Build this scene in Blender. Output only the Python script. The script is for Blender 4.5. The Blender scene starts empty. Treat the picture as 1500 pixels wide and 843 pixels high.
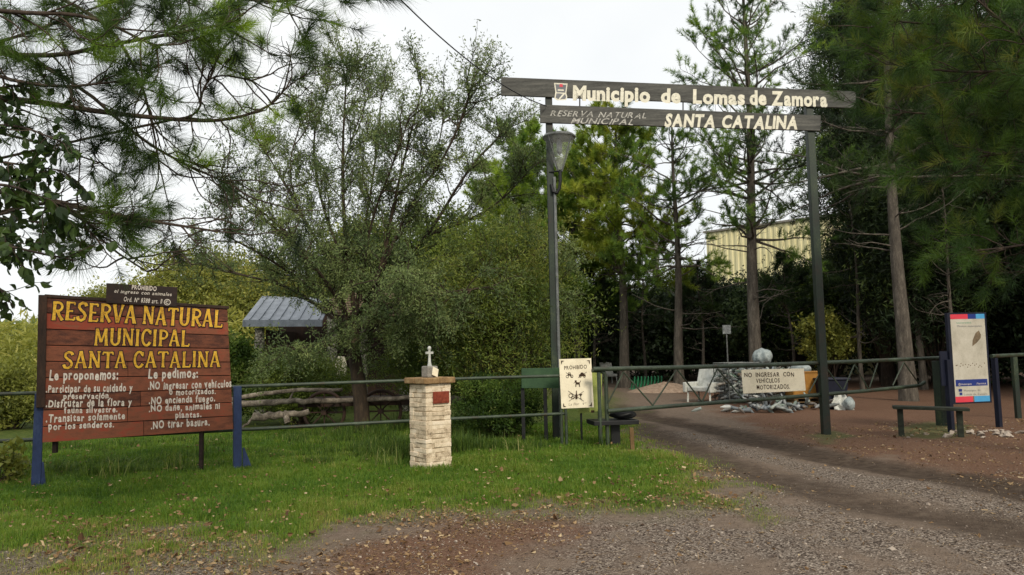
import bpy, bmesh, math, random
import numpy as np
from mathutils import Vector, Matrix

# ------------------------------------------------------------------ camera, world, sun, exposure
scene = bpy.context.scene
C = scene.collection
FPX, PITCH, ROLL, CAMH = 1133.0, math.radians(4.9), 0.022, 1.55
_R0 = np.array([1, 0, 0.0]); FW = np.array([0, math.cos(PITCH), math.sin(PITCH)])
_U0 = np.array([0, -math.sin(PITCH), math.cos(PITCH)])
RT = math.cos(ROLL) * _R0 - math.sin(ROLL) * _U0
UP = math.sin(ROLL) * _R0 + math.cos(ROLL) * _U0
CP = np.array([0, 0, CAMH])
cam = bpy.data.cameras.new('camera'); camo = bpy.data.objects.new('camera', cam); C.objects.link(camo)
cam.sensor_width = 36.0; cam.lens = 36.0 * FPX / 1500.0; cam.clip_start = 0.05; cam.clip_end = 3000
camo.matrix_world = Matrix(((RT[0], UP[0], -FW[0], 0), (RT[1], UP[1], -FW[1], 0), (RT[2], UP[2], -FW[2], CAMH), (0, 0, 0, 1)))
scene.camera = camo

SUN_AZ, SUN_EL = math.radians(160), math.radians(34)
w = bpy.data.worlds.new('World'); scene.world = w; w.use_nodes = True
nt = w.node_tree; nt.nodes.clear()
n_out = nt.nodes.new('ShaderNodeOutputWorld'); n_bg = nt.nodes.new('ShaderNodeBackground')
sky = nt.nodes.new('ShaderNodeTexSky'); sky.sky_type = 'NISHITA'; sky.sun_disc = False
sky.sun_elevation = SUN_EL; sky.sun_rotation = SUN_AZ; sky.air_density = 1.0; sky.dust_density = 2.0
n_tc = nt.nodes.new('ShaderNodeTexCoord'); n_no = nt.nodes.new('ShaderNodeTexNoise')
n_no.inputs['Scale'].default_value = 2.2; n_no.inputs['Detail'].default_value = 5
n_rp = nt.nodes.new('ShaderNodeValToRGB')
n_rp.color_ramp.elements[0].position = 0.30; n_rp.color_ramp.elements[0].color = (9.5, 9.8, 10.0, 1)
n_rp.color_ramp.elements[1].position = 0.62; n_rp.color_ramp.elements[1].color = (11.3, 11.4, 11.2, 1)
n_mx = nt.nodes.new('ShaderNodeMixRGB'); n_mx.inputs[0].default_value = 0.90
nt.links.new(n_tc.outputs['Generated'], n_no.inputs['Vector'])
nt.links.new(n_no.outputs['Fac'], n_rp.inputs['Fac'])
nt.links.new(sky.outputs['Color'], n_mx.inputs[1]); nt.links.new(n_rp.outputs['Color'], n_mx.inputs[2])
nt.links.new(n_mx.outputs['Color'], n_bg.inputs['Color']); n_bg.inputs['Strength'].default_value = 0.1
nt.links.new(n_bg.outputs['Background'], n_out.inputs['Surface'])

sl = bpy.data.lights.new('sun', 'SUN'); sl.energy = 2.6; sl.angle = math.radians(12); sl.color = (1.0, 0.90, 0.74)
so = bpy.data.objects.new('sun', sl); C.objects.link(so)
sdir = Vector((math.sin(SUN_AZ) * math.cos(SUN_EL), math.cos(SUN_AZ) * math.cos(SUN_EL), math.sin(SUN_EL)))
so.rotation_euler = sdir.to_track_quat('Z', 'Y').to_euler(); so.location = (20, -20, 30)

vs = scene.view_settings
scene.display_settings.display_device = 'sRGB'
vs.view_transform = 'Standard'; vs.look = 'None'; vs.exposure = 0.0; vs.gamma = 1.0; vs.use_curve_mapping = False
scene.render.engine = 'CYCLES'
cy = scene.cycles
cy.use_denoising = True
cy.max_bounces = 6; cy.diffuse_bounces = 3; cy.glossy_bounces = 2; cy.transmission_bounces = 4; cy.transparent_max_bounces = 6
cy.caustics_reflective = False; cy.caustics_refractive = False

# ------------------------------------------------------------------ helpers: pixels of the photo (1500x843) to points
def ray(x, y): return FW + (x - 750) / FPX * RT + (421.5 - y) / FPX * UP
def G(x, y, z=0.0):
    d = ray(x, y); return CP + d * ((z - CAMH) / d[2])
def P(x, y, D):
    d = ray(x, y); return CP + d * (D / d[1])
def hz(v):
    v = np.asarray(v, float); return v / (np.linalg.norm(v) + 1e-12)
def lin(r, g, b):
    f = lambda c: (c / 255 / 12.92) if c / 255 <= 0.04045 else ((c / 255 + 0.055) / 1.055) ** 2.4
    return (f(r), f(g), f(b), 1.0)

ORIG = {}
def tag(o, label=None, cat=None, group=None, kind=None):
    if label: o['label'] = label
    if cat: o['category'] = cat
    if group: o['group'] = group
    if kind: o['kind'] = kind
    return o
def thing(name, label, cat, loc=(0, 0, 0), group=None):
    o = bpy.data.objects.new(name, None); C.objects.link(o); o.empty_display_size = 0.2
    o.location = tuple(float(a) for a in loc); ORIG[o.name] = np.array(loc, float)
    return tag(o, label, cat, group)
def _link(name, me, mat, parent):
    o = bpy.data.objects.new(name, me); C.objects.link(o)
    if mat is not None:
        for m_ in (mat if isinstance(mat, (list, tuple)) else [mat]): me.materials.append(m_)
    if parent is not None:
        o.parent = parent; ORIG[o.name] = ORIG[parent.name]
    else:
        ORIG[o.name] = np.zeros(3)
    return o
def np_mesh(name, verts, faces, mat, parent=None, tint=None, smooth=False, matidx=None, origin=None):
    verts = np.asarray(verts, np.float32).reshape(-1, 3); faces = np.asarray(faces, np.int32)
    if parent is not None: verts = verts - ORIG[parent.name].astype(np.float32)
    elif origin is not None: verts = verts - np.asarray(origin, np.float32)
    k = faces.shape[1]; M = len(faces)
    me = bpy.data.meshes.new(name)
    me.vertices.add(len(verts)); me.vertices.foreach_set('co', verts.ravel())
    me.loops.add(M * k); me.loops.foreach_set('vertex_index', faces.ravel())
    me.polygons.add(M); me.polygons.foreach_set('loop_start', np.arange(0, M * k, k, dtype=np.int32))
    me.polygons.foreach_set('loop_total', np.full(M, k, np.int32))
    if matidx is not None: me.polygons.foreach_set('material_index', np.asarray(matidx, np.int32))
    me.polygons.foreach_set('use_smooth', np.full(M, bool(smooth)))
    me.update(calc_edges=True)
    if tint is not None:
        at = me.attributes.new('tint', 'FLOAT', 'POINT'); at.data.foreach_set('value', np.asarray(tint, np.float32))
    o = _link(name, me, mat, parent)
    if parent is None and origin is not None: o.location = tuple(float(a) for a in origin); ORIG[o.name] = np.array(origin, float)
    return o

class MB:
    """collects boxes, tubes and prisms of ONE part and links them as one mesh"""
    def __init__(s): s.v = []; s.f = []; s.t = []; s.mi = []; s.cur = 0; s.tint = 0.5
    def add(s, V, Fs):
        b = len(s.v); s.v += [tuple(map(float, q)) for q in V]; s.t += [s.tint] * len(V)
        for f in Fs: s.f.append(tuple(b + i for i in f)); s.mi.append(s.cur)
    def obox(s, c, a, b, d):
        c, a, b, d = (np.asarray(q, float) for q in (c, a, b, d))
        if np.dot(np.cross(a, b), d) < 0: a = -a
        V = [c + i * a + j * b + k * d for k in (-1, 1) for j in (-1, 1) for i in (-1, 1)]
        s.add(V, [(0, 2, 3, 1), (4, 5, 7, 6), (0, 1, 5, 4), (2, 6, 7, 3), (0, 4, 6, 2), (1, 3, 7, 5)])
    def box(s, c, size, rz=0.0):
        x, y, z = (q / 2 for q in size); ca, sa = math.cos(rz), math.sin(rz)
        s.obox(c, (ca * x, sa * x, 0), (-sa * y, ca * y, 0), (0, 0, z))
    def beam(s, p, q, wx, wz, up=(0, 0, 1)):
        p, q = np.asarray(p, float), np.asarray(q, float); d = hz(q - p); x = np.cross(d, up)
        x = hz(x) if np.linalg.norm(x) > 1e-4 else np.array([1.0, 0, 0]); z = np.cross(x, d)
        s.obox((p + q) / 2, (q - p) / 2, x * wx / 2, z * wz / 2)
    def tube(s, pts, r, n=10, cap=True):
        pts = np.asarray(pts, float); rad = np.full(len(pts), r) if np.isscalar(r) else np.asarray(r, float)
        V, Fq = tube_np(pts, rad, n); s.add(V, Fq.tolist())
        if cap:
            b = len(s.v) - len(V); L = len(V)
            s.f.append(tuple(b + i for i in range(n))[::-1]); s.mi.append(s.cur)
            s.f.append(tuple(b + L - n + i for i in range(n))); s.mi.append(s.cur)
    def lathe(s, c, prof, n=20, axis=None, cap=True):
        c = np.asarray(c, float); V = []; Fs = []
        for (r, z) in prof:
            for k in range(n):
                a = 2 * math.pi * k / n; V.append(c + np.array([r * math.cos(a), r * math.sin(a), z]))
        for i in range(len(prof) - 1):
            for k in range(n):
                k2 = (k + 1) % n; Fs.append((i * n + k, i * n + k2, (i + 1) * n + k2, (i + 1) * n + k))
        if cap:
            Fs.append(tuple(range(n))[::-1]); Fs.append(tuple((len(prof) - 1) * n + k for k in range(n)))
        s.add(V, Fs)
    def prism(s, poly, O, X, Y, N, depth):
        """2-D polygon on plane O,X,Y pushed along N"""
        O, X, Y, N = (np.asarray(q, float) for q in (O, X, Y, N)); n = len(poly)
        V = [O + X * a + Y * b for a, b in poly] + [O + X * a + Y * b + N * depth for a, b in poly]
        s.add(V, [tuple(range(n))[::-1], tuple(range(n, 2 * n))] + [(i, (i + 1) % n, n + (i + 1) % n, n + i) for i in range(n)])
    def build(s, name, mat, parent=None, smooth=False, bevel=0.0, origin=None):
        off = ORIG[parent.name] if parent is not None else (np.asarray(origin, float) if origin is not None else np.zeros(3))
        me = bpy.data.meshes.new(name)
        me.from_pydata([tuple(np.asarray(q) - off) for q in s.v], [], s.f)
        me.polygons.foreach_set('use_smooth', [smooth] * len(s.f)); me.polygons.foreach_set('material_index', s.mi)
        at = me.attributes.new('tint', 'FLOAT', 'POINT'); at.data.foreach_set('value', np.array(s.t, np.float32))
        me.update()
        o = _link(name, me, mat, parent)
        if parent is None and origin is not None: o.location = tuple(off); ORIG[o.name] = np.array(off)
        if smooth: 
            try: me.set_sharp_from_angle(angle=math.radians(40))
            except Exception: pass
        if bevel > 0:
            bm_ = o.modifiers.new('bevel', 'BEVEL'); bm_.width = bevel; bm_.segments = 2; bm_.limit_method = 'ANGLE'
        return o

def tube_np(pts, rad, s):
    pts = np.asarray(pts, float); n = len(pts)
    t = np.gradient(pts, axis=0); t /= (np.linalg.norm(t, axis=1, keepdims=True) + 1e-9)
    m = np.abs(t.mean(0)); ref = np.zeros(3); ref[int(np.argmin(m))] = 1.0
    u = np.cross(t, ref); u /= (np.linalg.norm(u, axis=1, keepdims=True) + 1e-9); v = np.cross(t, u)
    a = np.arange(s) * 2 * math.pi / s
    V = pts[:, None, :] + rad[:, None, None] * (np.cos(a)[None, :, None] * u[:, None, :] + np.sin(a)[None, :, None] * v[:, None, :])
    i = np.arange(n - 1)[:, None] * s; k = np.arange(s)[None, :]; k2 = (k + 1) % s
    Fq = np.stack([i + k, i + k2, i + s + k2, i + s + k], -1).reshape(-1, 4)
    return V.reshape(-1, 3), Fq[:, ::-1]
class Limbs:
    def __init__(s): s.V = []; s.F = []; s.T = []; s.b = 0
    def add(s, pts, rad, sides=None, tint=0.5):
        rad = np.asarray(rad, float); r = rad.max()
        sd = sides or (9 if r > .08 else 6 if r > .03 else 4 if r > .012 else 3)
        V, F_ = tube_np(pts, rad, sd); s.V.append(V); s.F.append(F_ + s.b); s.T.append(np.full(len(V), tint)); s.b += len(V)
    def build(s, name, mat, parent): return np_mesh(name, np.concatenate(s.V), np.concatenate(s.F), mat, parent, np.concatenate(s.T), smooth=True)

# ------------------------------------------------------------------ materials
def new_mat(name):
    m = bpy.data.materials.new(name); m.use_nodes = True; return m, m.node_tree, m.node_tree.nodes['Principled BSDF']
def mat(name, cols, scale=6.0, rough=0.7, bump=0.15, stretch=(1, 1, 1), metal=0.0, spec=0.3, fine=60.0, use_tint=0.0, detail=6, bdist=0.01, wear=0.0):
    """wear-mottled paint / wood / stone: ramp over two noises, roughness varies, fine bump"""
    m, t, b = new_mat(name); N = t.nodes; L = t.links
    tc = N.new('ShaderNodeTexCoord'); mp = N.new('ShaderNodeMapping'); mp.inputs['Scale'].default_value = stretch
    L.new(tc.outputs['Object'], mp.inputs['Vector'])
    n1 = N.new('ShaderNodeTexNoise'); n1.inputs['Scale'].default_value = scale; n1.inputs['Detail'].default_value = detail; n1.inputs['Roughness'].default_value = .65
    n2 = N.new('ShaderNodeTexNoise'); n2.inputs['Scale'].default_value = fine; n2.inputs['Detail'].default_value = 4
    L.new(mp.outputs['Vector'], n1.inputs['Vector']); L.new(mp.outputs['Vector'], n2.inputs['Vector'])
    mx = N.new('ShaderNodeMath'); mx.operation = 'MULTIPLY_ADD'; mx.inputs[1].default_value = .35
    L.new(n2.outputs['Fac'], mx.inputs[0]); 
    m2 = N.new('ShaderNodeMath'); m2.operation = 'MULTIPLY_ADD'; m2.inputs[1].default_value = .8; m2.inputs[2].default_value = -.09
    L.new(n1.outputs['Fac'], m2.inputs[0]); L.new(m2.outputs[0], mx.inputs[2])
    src = mx.outputs[0]
    if use_tint:
        at = N.new('ShaderNodeAttribute'); at.attribute_name = 'tint'
        m3 = N.new('ShaderNodeMath'); m3.operation = 'MULTIPLY_ADD'; m3.inputs[1].default_value = use_tint; 
        m4 = N.new('ShaderNodeMath'); m4.operation = 'SUBTRACT'; m4.inputs[1].default_value = use_tint * .5
        L.new(at.outputs['Fac'], m3.inputs[0]); L.new(src, m3.inputs[2]); L.new(m3.outputs[0], m4.inputs[0]); src = m4.outputs[0]
    rp = N.new('ShaderNodeValToRGB'); cr = rp.color_ramp
    n = len(cols)
    while len(cr.elements) < n: cr.elements.new(.5)
    for i, c in enumerate(cols): cr.elements[i].position = .28 + .44 * i / max(1, n - 1); cr.elements[i].color = c
    L.new(src, rp.inputs['Fac']); L.new(rp.outputs['Color'], b.inputs['Base Color'])
    b.inputs['Metallic'].default_value = metal; b.inputs['Specular IOR Level'].default_value = spec
    rr = N.new('ShaderNodeMapRange'); rr.inputs['To Min'].default_value = max(0.05, rough - .12); rr.inputs['To Max'].default_value = min(1, rough + .12)
    L.new(n1.outputs['Fac'], rr.inputs['Value']); L.new(rr.outputs['Result'], b.inputs['Roughness'])
    if bump:
        bp = N.new('ShaderNodeBump'); bp.inputs['Strength'].default_value = bump; bp.inputs['Distance'].default_value = bdist
        L.new(mx.outputs[0], bp.inputs['Height']); L.new(bp.outputs['Normal'], b.inputs['Normal'])
    if wear:  # chipped paint: flakes are missing and the plank shows
        n3 = N.new('ShaderNodeTexNoise'); n3.inputs['Scale'].default_value = 26; n3.inputs['Detail'].default_value = 6; n3.inputs['Roughness'].default_value = .7
        mp3 = N.new('ShaderNodeMapping'); mp3.inputs['Scale'].default_value = (.6, .6, 2.2); L.new(tc.outputs['Object'], mp3.inputs['Vector']); L.new(mp3.outputs['Vector'], n3.inputs['Vector'])
        gt = N.new('ShaderNodeMapRange'); gt.inputs['From Min'].default_value = .5 + wear - .04; gt.inputs['From Max'].default_value = .5 + wear + .04; gt.inputs['To Min'].default_value = 0; gt.inputs['To Max'].default_value = .9
        L.new(n3.outputs['Fac'], gt.inputs['Value']); tr = N.new('ShaderNodeBsdfTransparent'); ms = N.new('ShaderNodeMixShader'); L.new(gt.outputs['Result'], ms.inputs[0])
        L.new(b.outputs[0], ms.inputs[1]); L.new(tr.outputs[0], ms.inputs[2]); L.new(ms.outputs[0], N['Material Output'].inputs['Surface'])
    return m
def leaf_mat(name, cols, trans=0.35, rough=0.55, spec=0.25):
    m, t, b = new_mat(name); N = t.nodes; L = t.links
    at = N.new('ShaderNodeAttribute'); at.attribute_name = 'tint'
    rp = N.new('ShaderNodeValToRGB'); cr = rp.color_ramp
    while len(cr.elements) < len(cols): cr.elements.new(.5)
    for i, c in enumerate(cols): cr.elements[i].position = i / (len(cols) - 1); cr.elements[i].color = c
    L.new(at.outputs['Fac'], rp.inputs['Fac']); L.new(rp.outputs['Color'], b.inputs['Base Color'])
    b.inputs['Roughness'].default_value = rough; b.inputs['Specular IOR Level'].default_value = spec
    tr = N.new('ShaderNodeBsdfTranslucent')
    hs = N.new('ShaderNodeHueSaturation'); hs.inputs['Hue'].default_value = .485; hs.inputs['Saturation'].default_value = 1.1; hs.inputs['Value'].default_value = 1.25
    L.new(rp.outputs['Color'], hs.inputs['Color']); L.new(hs.outputs['Color'], tr.inputs['Color'])
    mx = N.new('ShaderNodeMixShader'); mx.inputs[0].default_value = trans
    L.new(b.outputs[0], mx.inputs[1]); L.new(tr.outputs[0], mx.inputs[2])
    L.new(mx.outputs[0], N['Material Output'].inputs['Surface'])
    return m

M_ = {}
M_['bark'] = mat('pine_bark', [lin(42, 38, 34), lin(82, 76, 68), lin(124, 117, 106)], scale=9, rough=.9, bump=.8, stretch=(1, 1, .25), bdist=.03)
M_['bark_dark'] = mat('dark_bark', [lin(34, 28, 24), lin(62, 52, 44), lin(92, 80, 66)], scale=14, rough=.9, bump=.6, stretch=(1, 1, .3), bdist=.02)
M_['bark_olive'] = mat('olive_bark', [lin(34, 29, 23), lin(60, 50, 40), lin(88, 74, 58)], scale=12, rough=.9, bump=.6, stretch=(1, 1, .25), bdist=.02)
M_['green_pipe'] = mat('green_pipe_paint', [lin(72, 52, 36), lin(44, 54, 42), lin(62, 74, 58), lin(96, 104, 86)], scale=5, rough=.5, bump=.08, spec=.4)
M_['green_post'] = mat('green_post_paint', [lin(58, 42, 28), lin(20, 30, 23), lin(32, 48, 34), lin(70, 78, 48)], scale=2.2, rough=.5, bump=.1, stretch=(1, 1, .5), spec=.4)
M_['blue_paint'] = mat('blue_post_paint', [lin(26, 36, 62), lin(36, 52, 88), lin(58, 74, 104)], scale=5, rough=.55, bump=.15, stretch=(1, 1, .4))
M_['grey_wood'] = mat('weathered_wood', [lin(50, 50, 48), lin(82, 82, 78), lin(112, 110, 104)], scale=5, rough=.85, bump=.4, stretch=(.35, 3, 3))
M_['sign_wood'] = mat('sign_plank_wood', [lin(70, 40, 30), lin(106, 62, 44), lin(128, 76, 54), lin(142, 62, 44)], scale=4, rough=.75, bump=.35, stretch=(.3, 3, 4), use_tint=.42)
M_['dark_wood'] = mat('dark_frame_wood', [lin(30, 22, 18), lin(52, 38, 30), lin(74, 54, 42)], scale=5, rough=.8, bump=.3, stretch=(1, 1, .4))
M_['plaque_wood'] = mat('brown_black_plank', [lin(26, 18, 16), lin(40, 28, 24), lin(56, 40, 34)], scale=5, rough=.7, bump=.2, stretch=(.3, 3, 3))
M_['yellow'] = mat('yellow_letter_paint', [lin(150, 106, 28), lin(212, 164, 46), lin(232, 192, 76)], scale=14, rough=.6, bump=.1, wear=.13)
M_['navy'] = mat('letter_edge_paint', [lin(30, 20, 30), lin(48, 30, 36)], rough=.7, bump=0)
M_['white_paint'] = mat('white_letter_paint', [lin(180, 168, 155), lin(232, 224, 212)], scale=20, rough=.65, bump=0, wear=.25)
M_['cream_paint'] = mat('cream_letter_paint', [lin(196, 192, 172), lin(236, 232, 214)], scale=12, rough=.6, bump=0, wear=.14)
M_['faded_paint'] = mat('faded_letter_paint', [lin(90, 90, 86), lin(170, 168, 160), lin(222, 220, 212)], scale=18, rough=.7, bump=0, wear=.09)
M_['cream_board'] = mat('cream_sign_board', [lin(206, 196, 170), lin(232, 222, 196), lin(240, 232, 208)], scale=3, rough=.6, bump=.04)
M_['ink'] = mat('brown_black_ink', [lin(40, 28, 18), lin(74, 52, 30)], rough=.7, bump=0)
M_['black'] = mat('black_steel', [lin(18, 19, 20), lin(32, 33, 34)], rough=.5, bump=.05)
M_['steel'] = mat('galvanised_steel', [lin(82, 85, 84), lin(116, 119, 117), lin(146, 148, 146)], scale=9, rough=.4, bump=.05, metal=.5)
M_['brick'] = mat('painted_white_brick', [lin(122, 106, 86), lin(190, 172, 146), lin(218, 202, 176), lin(228, 214, 194)], scale=10, rough=.85, bump=.6, use_tint=.22, bdist=.012)
M_['mortar'] = mat('grey_mortar', [lin(110, 94, 72), lin(160, 140, 108)], scale=20, rough=.9, bump=.4)
M_['cap_stone'] = mat('mossy_cap_stone', [lin(92, 72, 48), lin(140, 112, 78), lin(172, 150, 112)], scale=9, rough=.9, bump=.6)
M_['terracotta'] = mat('red_ceramic', [lin(84, 36, 24), lin(126, 56, 38), lin(152, 80, 56)], scale=25, rough=.5, bump=.3)
M_['concrete'] = mat('grey_concrete', [lin(96, 92, 86), lin(132, 128, 120), lin(160, 156, 148)], scale=12, rough=.9, bump=.4)
M_['white_plastic'] = mat('white_plastic', [lin(140, 142, 136), lin(184, 186, 180), lin(204, 205, 200)], scale=8, rough=.5, bump=.05)
M_['clear_plastic'] = mat('cloudy_plastic', [lin(48, 52, 52), lin(104, 110, 110), lin(178, 182, 180)], scale=10, rough=.3, bump=.2, spec=.5, use_tint=.5)
M_['bag'] = mat('white_bag_plastic', [lin(96, 106, 108), lin(146, 156, 156), lin(184, 192, 190)], scale=7, rough=.4, bump=.8, bdist=.03)
M_['green_plastic'] = mat('green_plastic', [lin(24, 84, 54), lin(36, 118, 76)], rough=.45, bump=.03)
M_['orange_plastic'] = mat('orange_plastic', [lin(130, 88, 30), lin(166, 118, 48)], rough=.5, bump=.05)
M_['navy_plastic'] = mat('navy_plastic', [lin(14, 17, 30), lin(24, 29, 48)], rough=.5, bump=.05)
M_['olive_board'] = mat('olive_green_board', [lin(112, 124, 58), lin(150, 160, 84), lin(166, 174, 104)], scale=3, rough=.6, bump=.05)
M_['dkgreen_board'] = mat('dark_green_board', [lin(30, 52, 34), lin(44, 72, 46), lin(66, 94, 60)], scale=3, rough=.55, bump=.05)
M_['red'] = mat('red_print', [lin(196, 52, 70), lin(214, 72, 84)], rough=.4, bump=0)
M_['blue'] = mat('dark_blue_print', [lin(30, 46, 110), lin(40, 58, 126)], rough=.4, bump=0)
M_['skyblue'] = mat('light_blue_print', [lin(64, 140, 190), lin(84, 160, 204)], rough=.4, bump=0)
M_['greyprint'] = mat('grey_print', [lin(90, 92, 96), lin(122, 124, 128)], rough=.5, bump=0)
M_['greenprint'] = mat('green_print', [lin(60, 140, 110), lin(80, 156, 124)], rough=.5, bump=0)
M_['tear'] = mat('brown_tear', [lin(74, 62, 48), lin(132, 116, 92)], rough=.8, bump=.2)
M_['totem_panel'] = mat('shaded_totem_panel', [lin(150, 145, 130), lin(180, 175, 160), lin(196, 192, 180)], scale=3, rough=.5, bump=.02)  # panel tones greyed down, the shade it stands in is in the colour
M_['metal_roof'] = mat('blue_grey_metal_roof', [lin(88, 94, 102), lin(120, 127, 136), lin(150, 156, 164)], scale=3, rough=.45, bump=.05, metal=.3)
M_['tile_roof'] = mat('tan_tile_roof', [lin(90, 76, 62), lin(124, 108, 90), lin(152, 138, 118)], scale=5, rough=.8, bump=.3)
M_['yellow_wall'] = mat('yellow_metal_wall', [lin(204, 196, 146), lin(226, 218, 172), lin(234, 228, 188)], scale=.5, rough=.5, bump=0)
M_['log'] = mat('pale_log_bark', [lin(48, 42, 36), lin(84, 77, 68), lin(128, 119, 106), lin(160, 152, 138)], scale=7, rough=.9, bump=.5, stretch=(1, 1, 1))  # tones lowered to paint in the shade the logs lie in
M_['stake'] = mat('brown_stake_wood', [lin(84, 64, 40), lin(124, 100, 66)], scale=9, rough=.85, bump=.3, stretch=(1, 1, .3))
M_['gravel'] = mat('mixed_gravel', [lin(60, 51, 45), lin(92, 80, 71), lin(121, 109, 98), lin(162, 150, 137)], scale=4, rough=.9, bump=.3, use_tint=.9)
M_['pebbled'] = mat('mottled_stone', [lin(40, 38, 34), lin(66, 62, 56), lin(150, 146, 132), lin(196, 190, 174)], scale=16, rough=.9, bump=.6, detail=2)
M_['bench'] = mat('dark_bench_wood', [lin(24, 27, 22), lin(42, 47, 38), lin(62, 66, 54)], scale=6, rough=.85, bump=.3, stretch=(.4, 3, 3))
M_['cable'] = mat('black_cable', [lin(24, 24, 26), lin(40, 40, 42)], rough=.6, bump=0)

LM = {}
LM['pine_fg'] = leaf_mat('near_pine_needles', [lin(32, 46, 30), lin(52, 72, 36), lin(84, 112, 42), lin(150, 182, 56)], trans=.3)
LM['pine_mid'] = leaf_mat('pine_needles', [lin(50, 72, 40), lin(82, 112, 52), lin(118, 148, 62), lin(152, 174, 74)], trans=.4)
LM['pine_dark'] = leaf_mat('dark_pine_needles', [lin(28, 42, 26), lin(46, 64, 34), lin(66, 88, 42), lin(92, 112, 50)], trans=.3)
LM['pine_yel'] = leaf_mat('yellow_pine_needles', [lin(62, 86, 42), lin(98, 124, 50), lin(136, 154, 58), lin(168, 176, 76)], trans=.35)
LM['pine_olive'] = leaf_mat('olive_pine_needles', [lin(36, 56, 30), lin(58, 86, 38), lin(84, 112, 44), lin(118, 120, 56)], trans=.35)
LM['feather'] = leaf_mat('small_tree_leaves', [lin(62, 80, 54), lin(94, 112, 72), lin(120, 136, 84), lin(150, 160, 102)], trans=.35)
LM['shrub_olive'] = leaf_mat('olive_shrub_leaves', [lin(56, 72, 34), lin(84, 104, 44), lin(112, 128, 54), lin(138, 142, 70)], trans=.35)
LM['dark'] = leaf_mat('dark_leaves', [lin(24, 34, 22), lin(38, 52, 32), lin(56, 74, 42), lin(88, 104, 54)], trans=.25)
M_['bottle_mix'] = leaf_mat('mixed_bottle_plastic', [lin(70, 74, 72), lin(160, 166, 164), lin(84, 110, 92), lin(190, 194, 190), lin(120, 98, 74), lin(156, 166, 172), lin(96, 102, 106), lin(214, 216, 212)], trans=.25, rough=.3, spec=.5)
LM['broad'] = leaf_mat('broad_leaves', [lin(34, 50, 26), lin(52, 72, 34), lin(76, 98, 44)], trans=.3, rough=.4)
LM['yellowgreen'] = leaf_mat('yellow_green_leaves', [lin(88, 96, 44), lin(128, 134, 62), lin(160, 160, 82), lin(184, 176, 104)], trans=.4)
LM['grass'] = leaf_mat('grass_blades', [lin(58, 90, 30), lin(90, 124, 42), lin(118, 140, 54), lin(160, 150, 90)], trans=.4, rough=.6)
LM['weed'] = leaf_mat('weed_blades', [lin(42, 62, 26), lin(70, 96, 38), lin(104, 124, 54), lin(150, 146, 92)], trans=.4, rough=.6)
LM['litter'] = leaf_mat('dry_leaves', [lin(72, 52, 36), lin(112, 86, 58), lin(146, 120, 86), lin(186, 166, 132)], trans=.1, rough=.8)
# ------------------------------------------------------------------ ground: one sheet to the horizon
rng = np.random.default_rng(7)
def vnoise(x, y, s, seed):
    """smooth value noise for the ground's wobble and the patches' edges"""
    r = np.random.default_rng(seed).random((256, 256)); X = np.asarray(x) * s + 1000.3; Y = np.asarray(y) * s + 1000.7
    xi = np.floor(X).astype(int); yi = np.floor(Y).astype(int); fx = X - xi; fy = Y - yi
    fx = fx * fx * (3 - 2 * fx); fy = fy * fy * (3 - 2 * fy); g = lambda a, b: r[a & 255, b & 255]
    return (g(xi, yi) * (1 - fx) + g(xi + 1, yi) * fx) * (1 - fy) + (g(xi, yi + 1) * (1 - fx) + g(xi + 1, yi + 1) * fx) * fy
def fbm(x, y, s, seed): return vnoise(x, y, s, seed) * .5 + vnoise(x, y, s * 2.1, seed + 1) * .3 + vnoise(x, y, s * 4.3, seed + 2) * .2
def gpoly(px): return np.array([G(x, y)[:2] for x, y in px])
def seg_dist(x, y, pl):
    d = np.full(np.shape(x), 1e9)
    for a, b in zip(pl[:-1], pl[1:]):
        ab = b - a; t = np.clip(((x - a[0]) * ab[0] + (y - a[1]) * ab[1]) / (ab @ ab), 0, 1)
        d = np.minimum(d, np.hypot(x - a[0] - t * ab[0], y - a[1] - t * ab[1]))
    return d
def inside(x, y, pg):
    c = np.zeros(np.shape(x), bool); n = len(pg); j = n - 1
    for i in range(n):
        xi, yi = pg[i]; xj, yj = pg[j]
        with np.errstate(divide='ignore', invalid='ignore'):
            c ^= ((yi > y) != (yj > y)) & (x < (xj - xi) * (y - yi) / (yj - yi) + xi)
        j = i
    return c
def sd(x, y, pg): 
    d = seg_dist(x, y, np.vstack([pg, pg[:1]])); return np.where(inside(x, y, pg), d, -d)
edge_px = [(330, 900), (430, 845), (500, 806), (580, 776), (690, 752), (800, 744), (930, 748), (1055, 740), (1062, 712), (1010, 680), (950, 655), (922, 630), (915, 600), (900, 575)]
grass_pg = np.vstack([gpoly(edge_px), [[2.0, 26], [2.0, 40], [-60, 60], [-60, -6], [-4, -6]]])
patch_pg = gpoly([(1080, 742), (1130, 742), (1160, 760), (1120, 772), (1075, 762)])
moss_pg = gpoly([(1310, 628), (1365, 618), (1420, 624), (1425, 640), (1370, 646), (1312, 640)])
moss2_pg = gpoly([(1180, 640), (1220, 630), (1260, 640), (1210, 652)])
rut_a = gpoly([(900, 592), (960, 612), (1030, 626), (1110, 644), (1210, 668), (1340, 694), (1500, 722), (1700, 760)])
rut_b = gpoly([(880, 600), (930, 622), (975, 645), (1060, 680), (1160, 712), (1290, 742), (1420, 764), (1600, 800)])
mid_a = gpoly([(990, 636), (1100, 664), (1250, 700), (1400, 732), (1560, 768)])
red_pg = gpoly([(430, 850), (520, 800), (640, 765), (760, 756), (840, 770), (820, 800), (760, 830), (700, 870)])
red2_pg = np.vstack([gpoly([(1120, 640), (1250, 668), (1400, 700), (1600, 740)]), [[30, 14], [30, 34], [6, 34], [5.2, 20]]])
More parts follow.
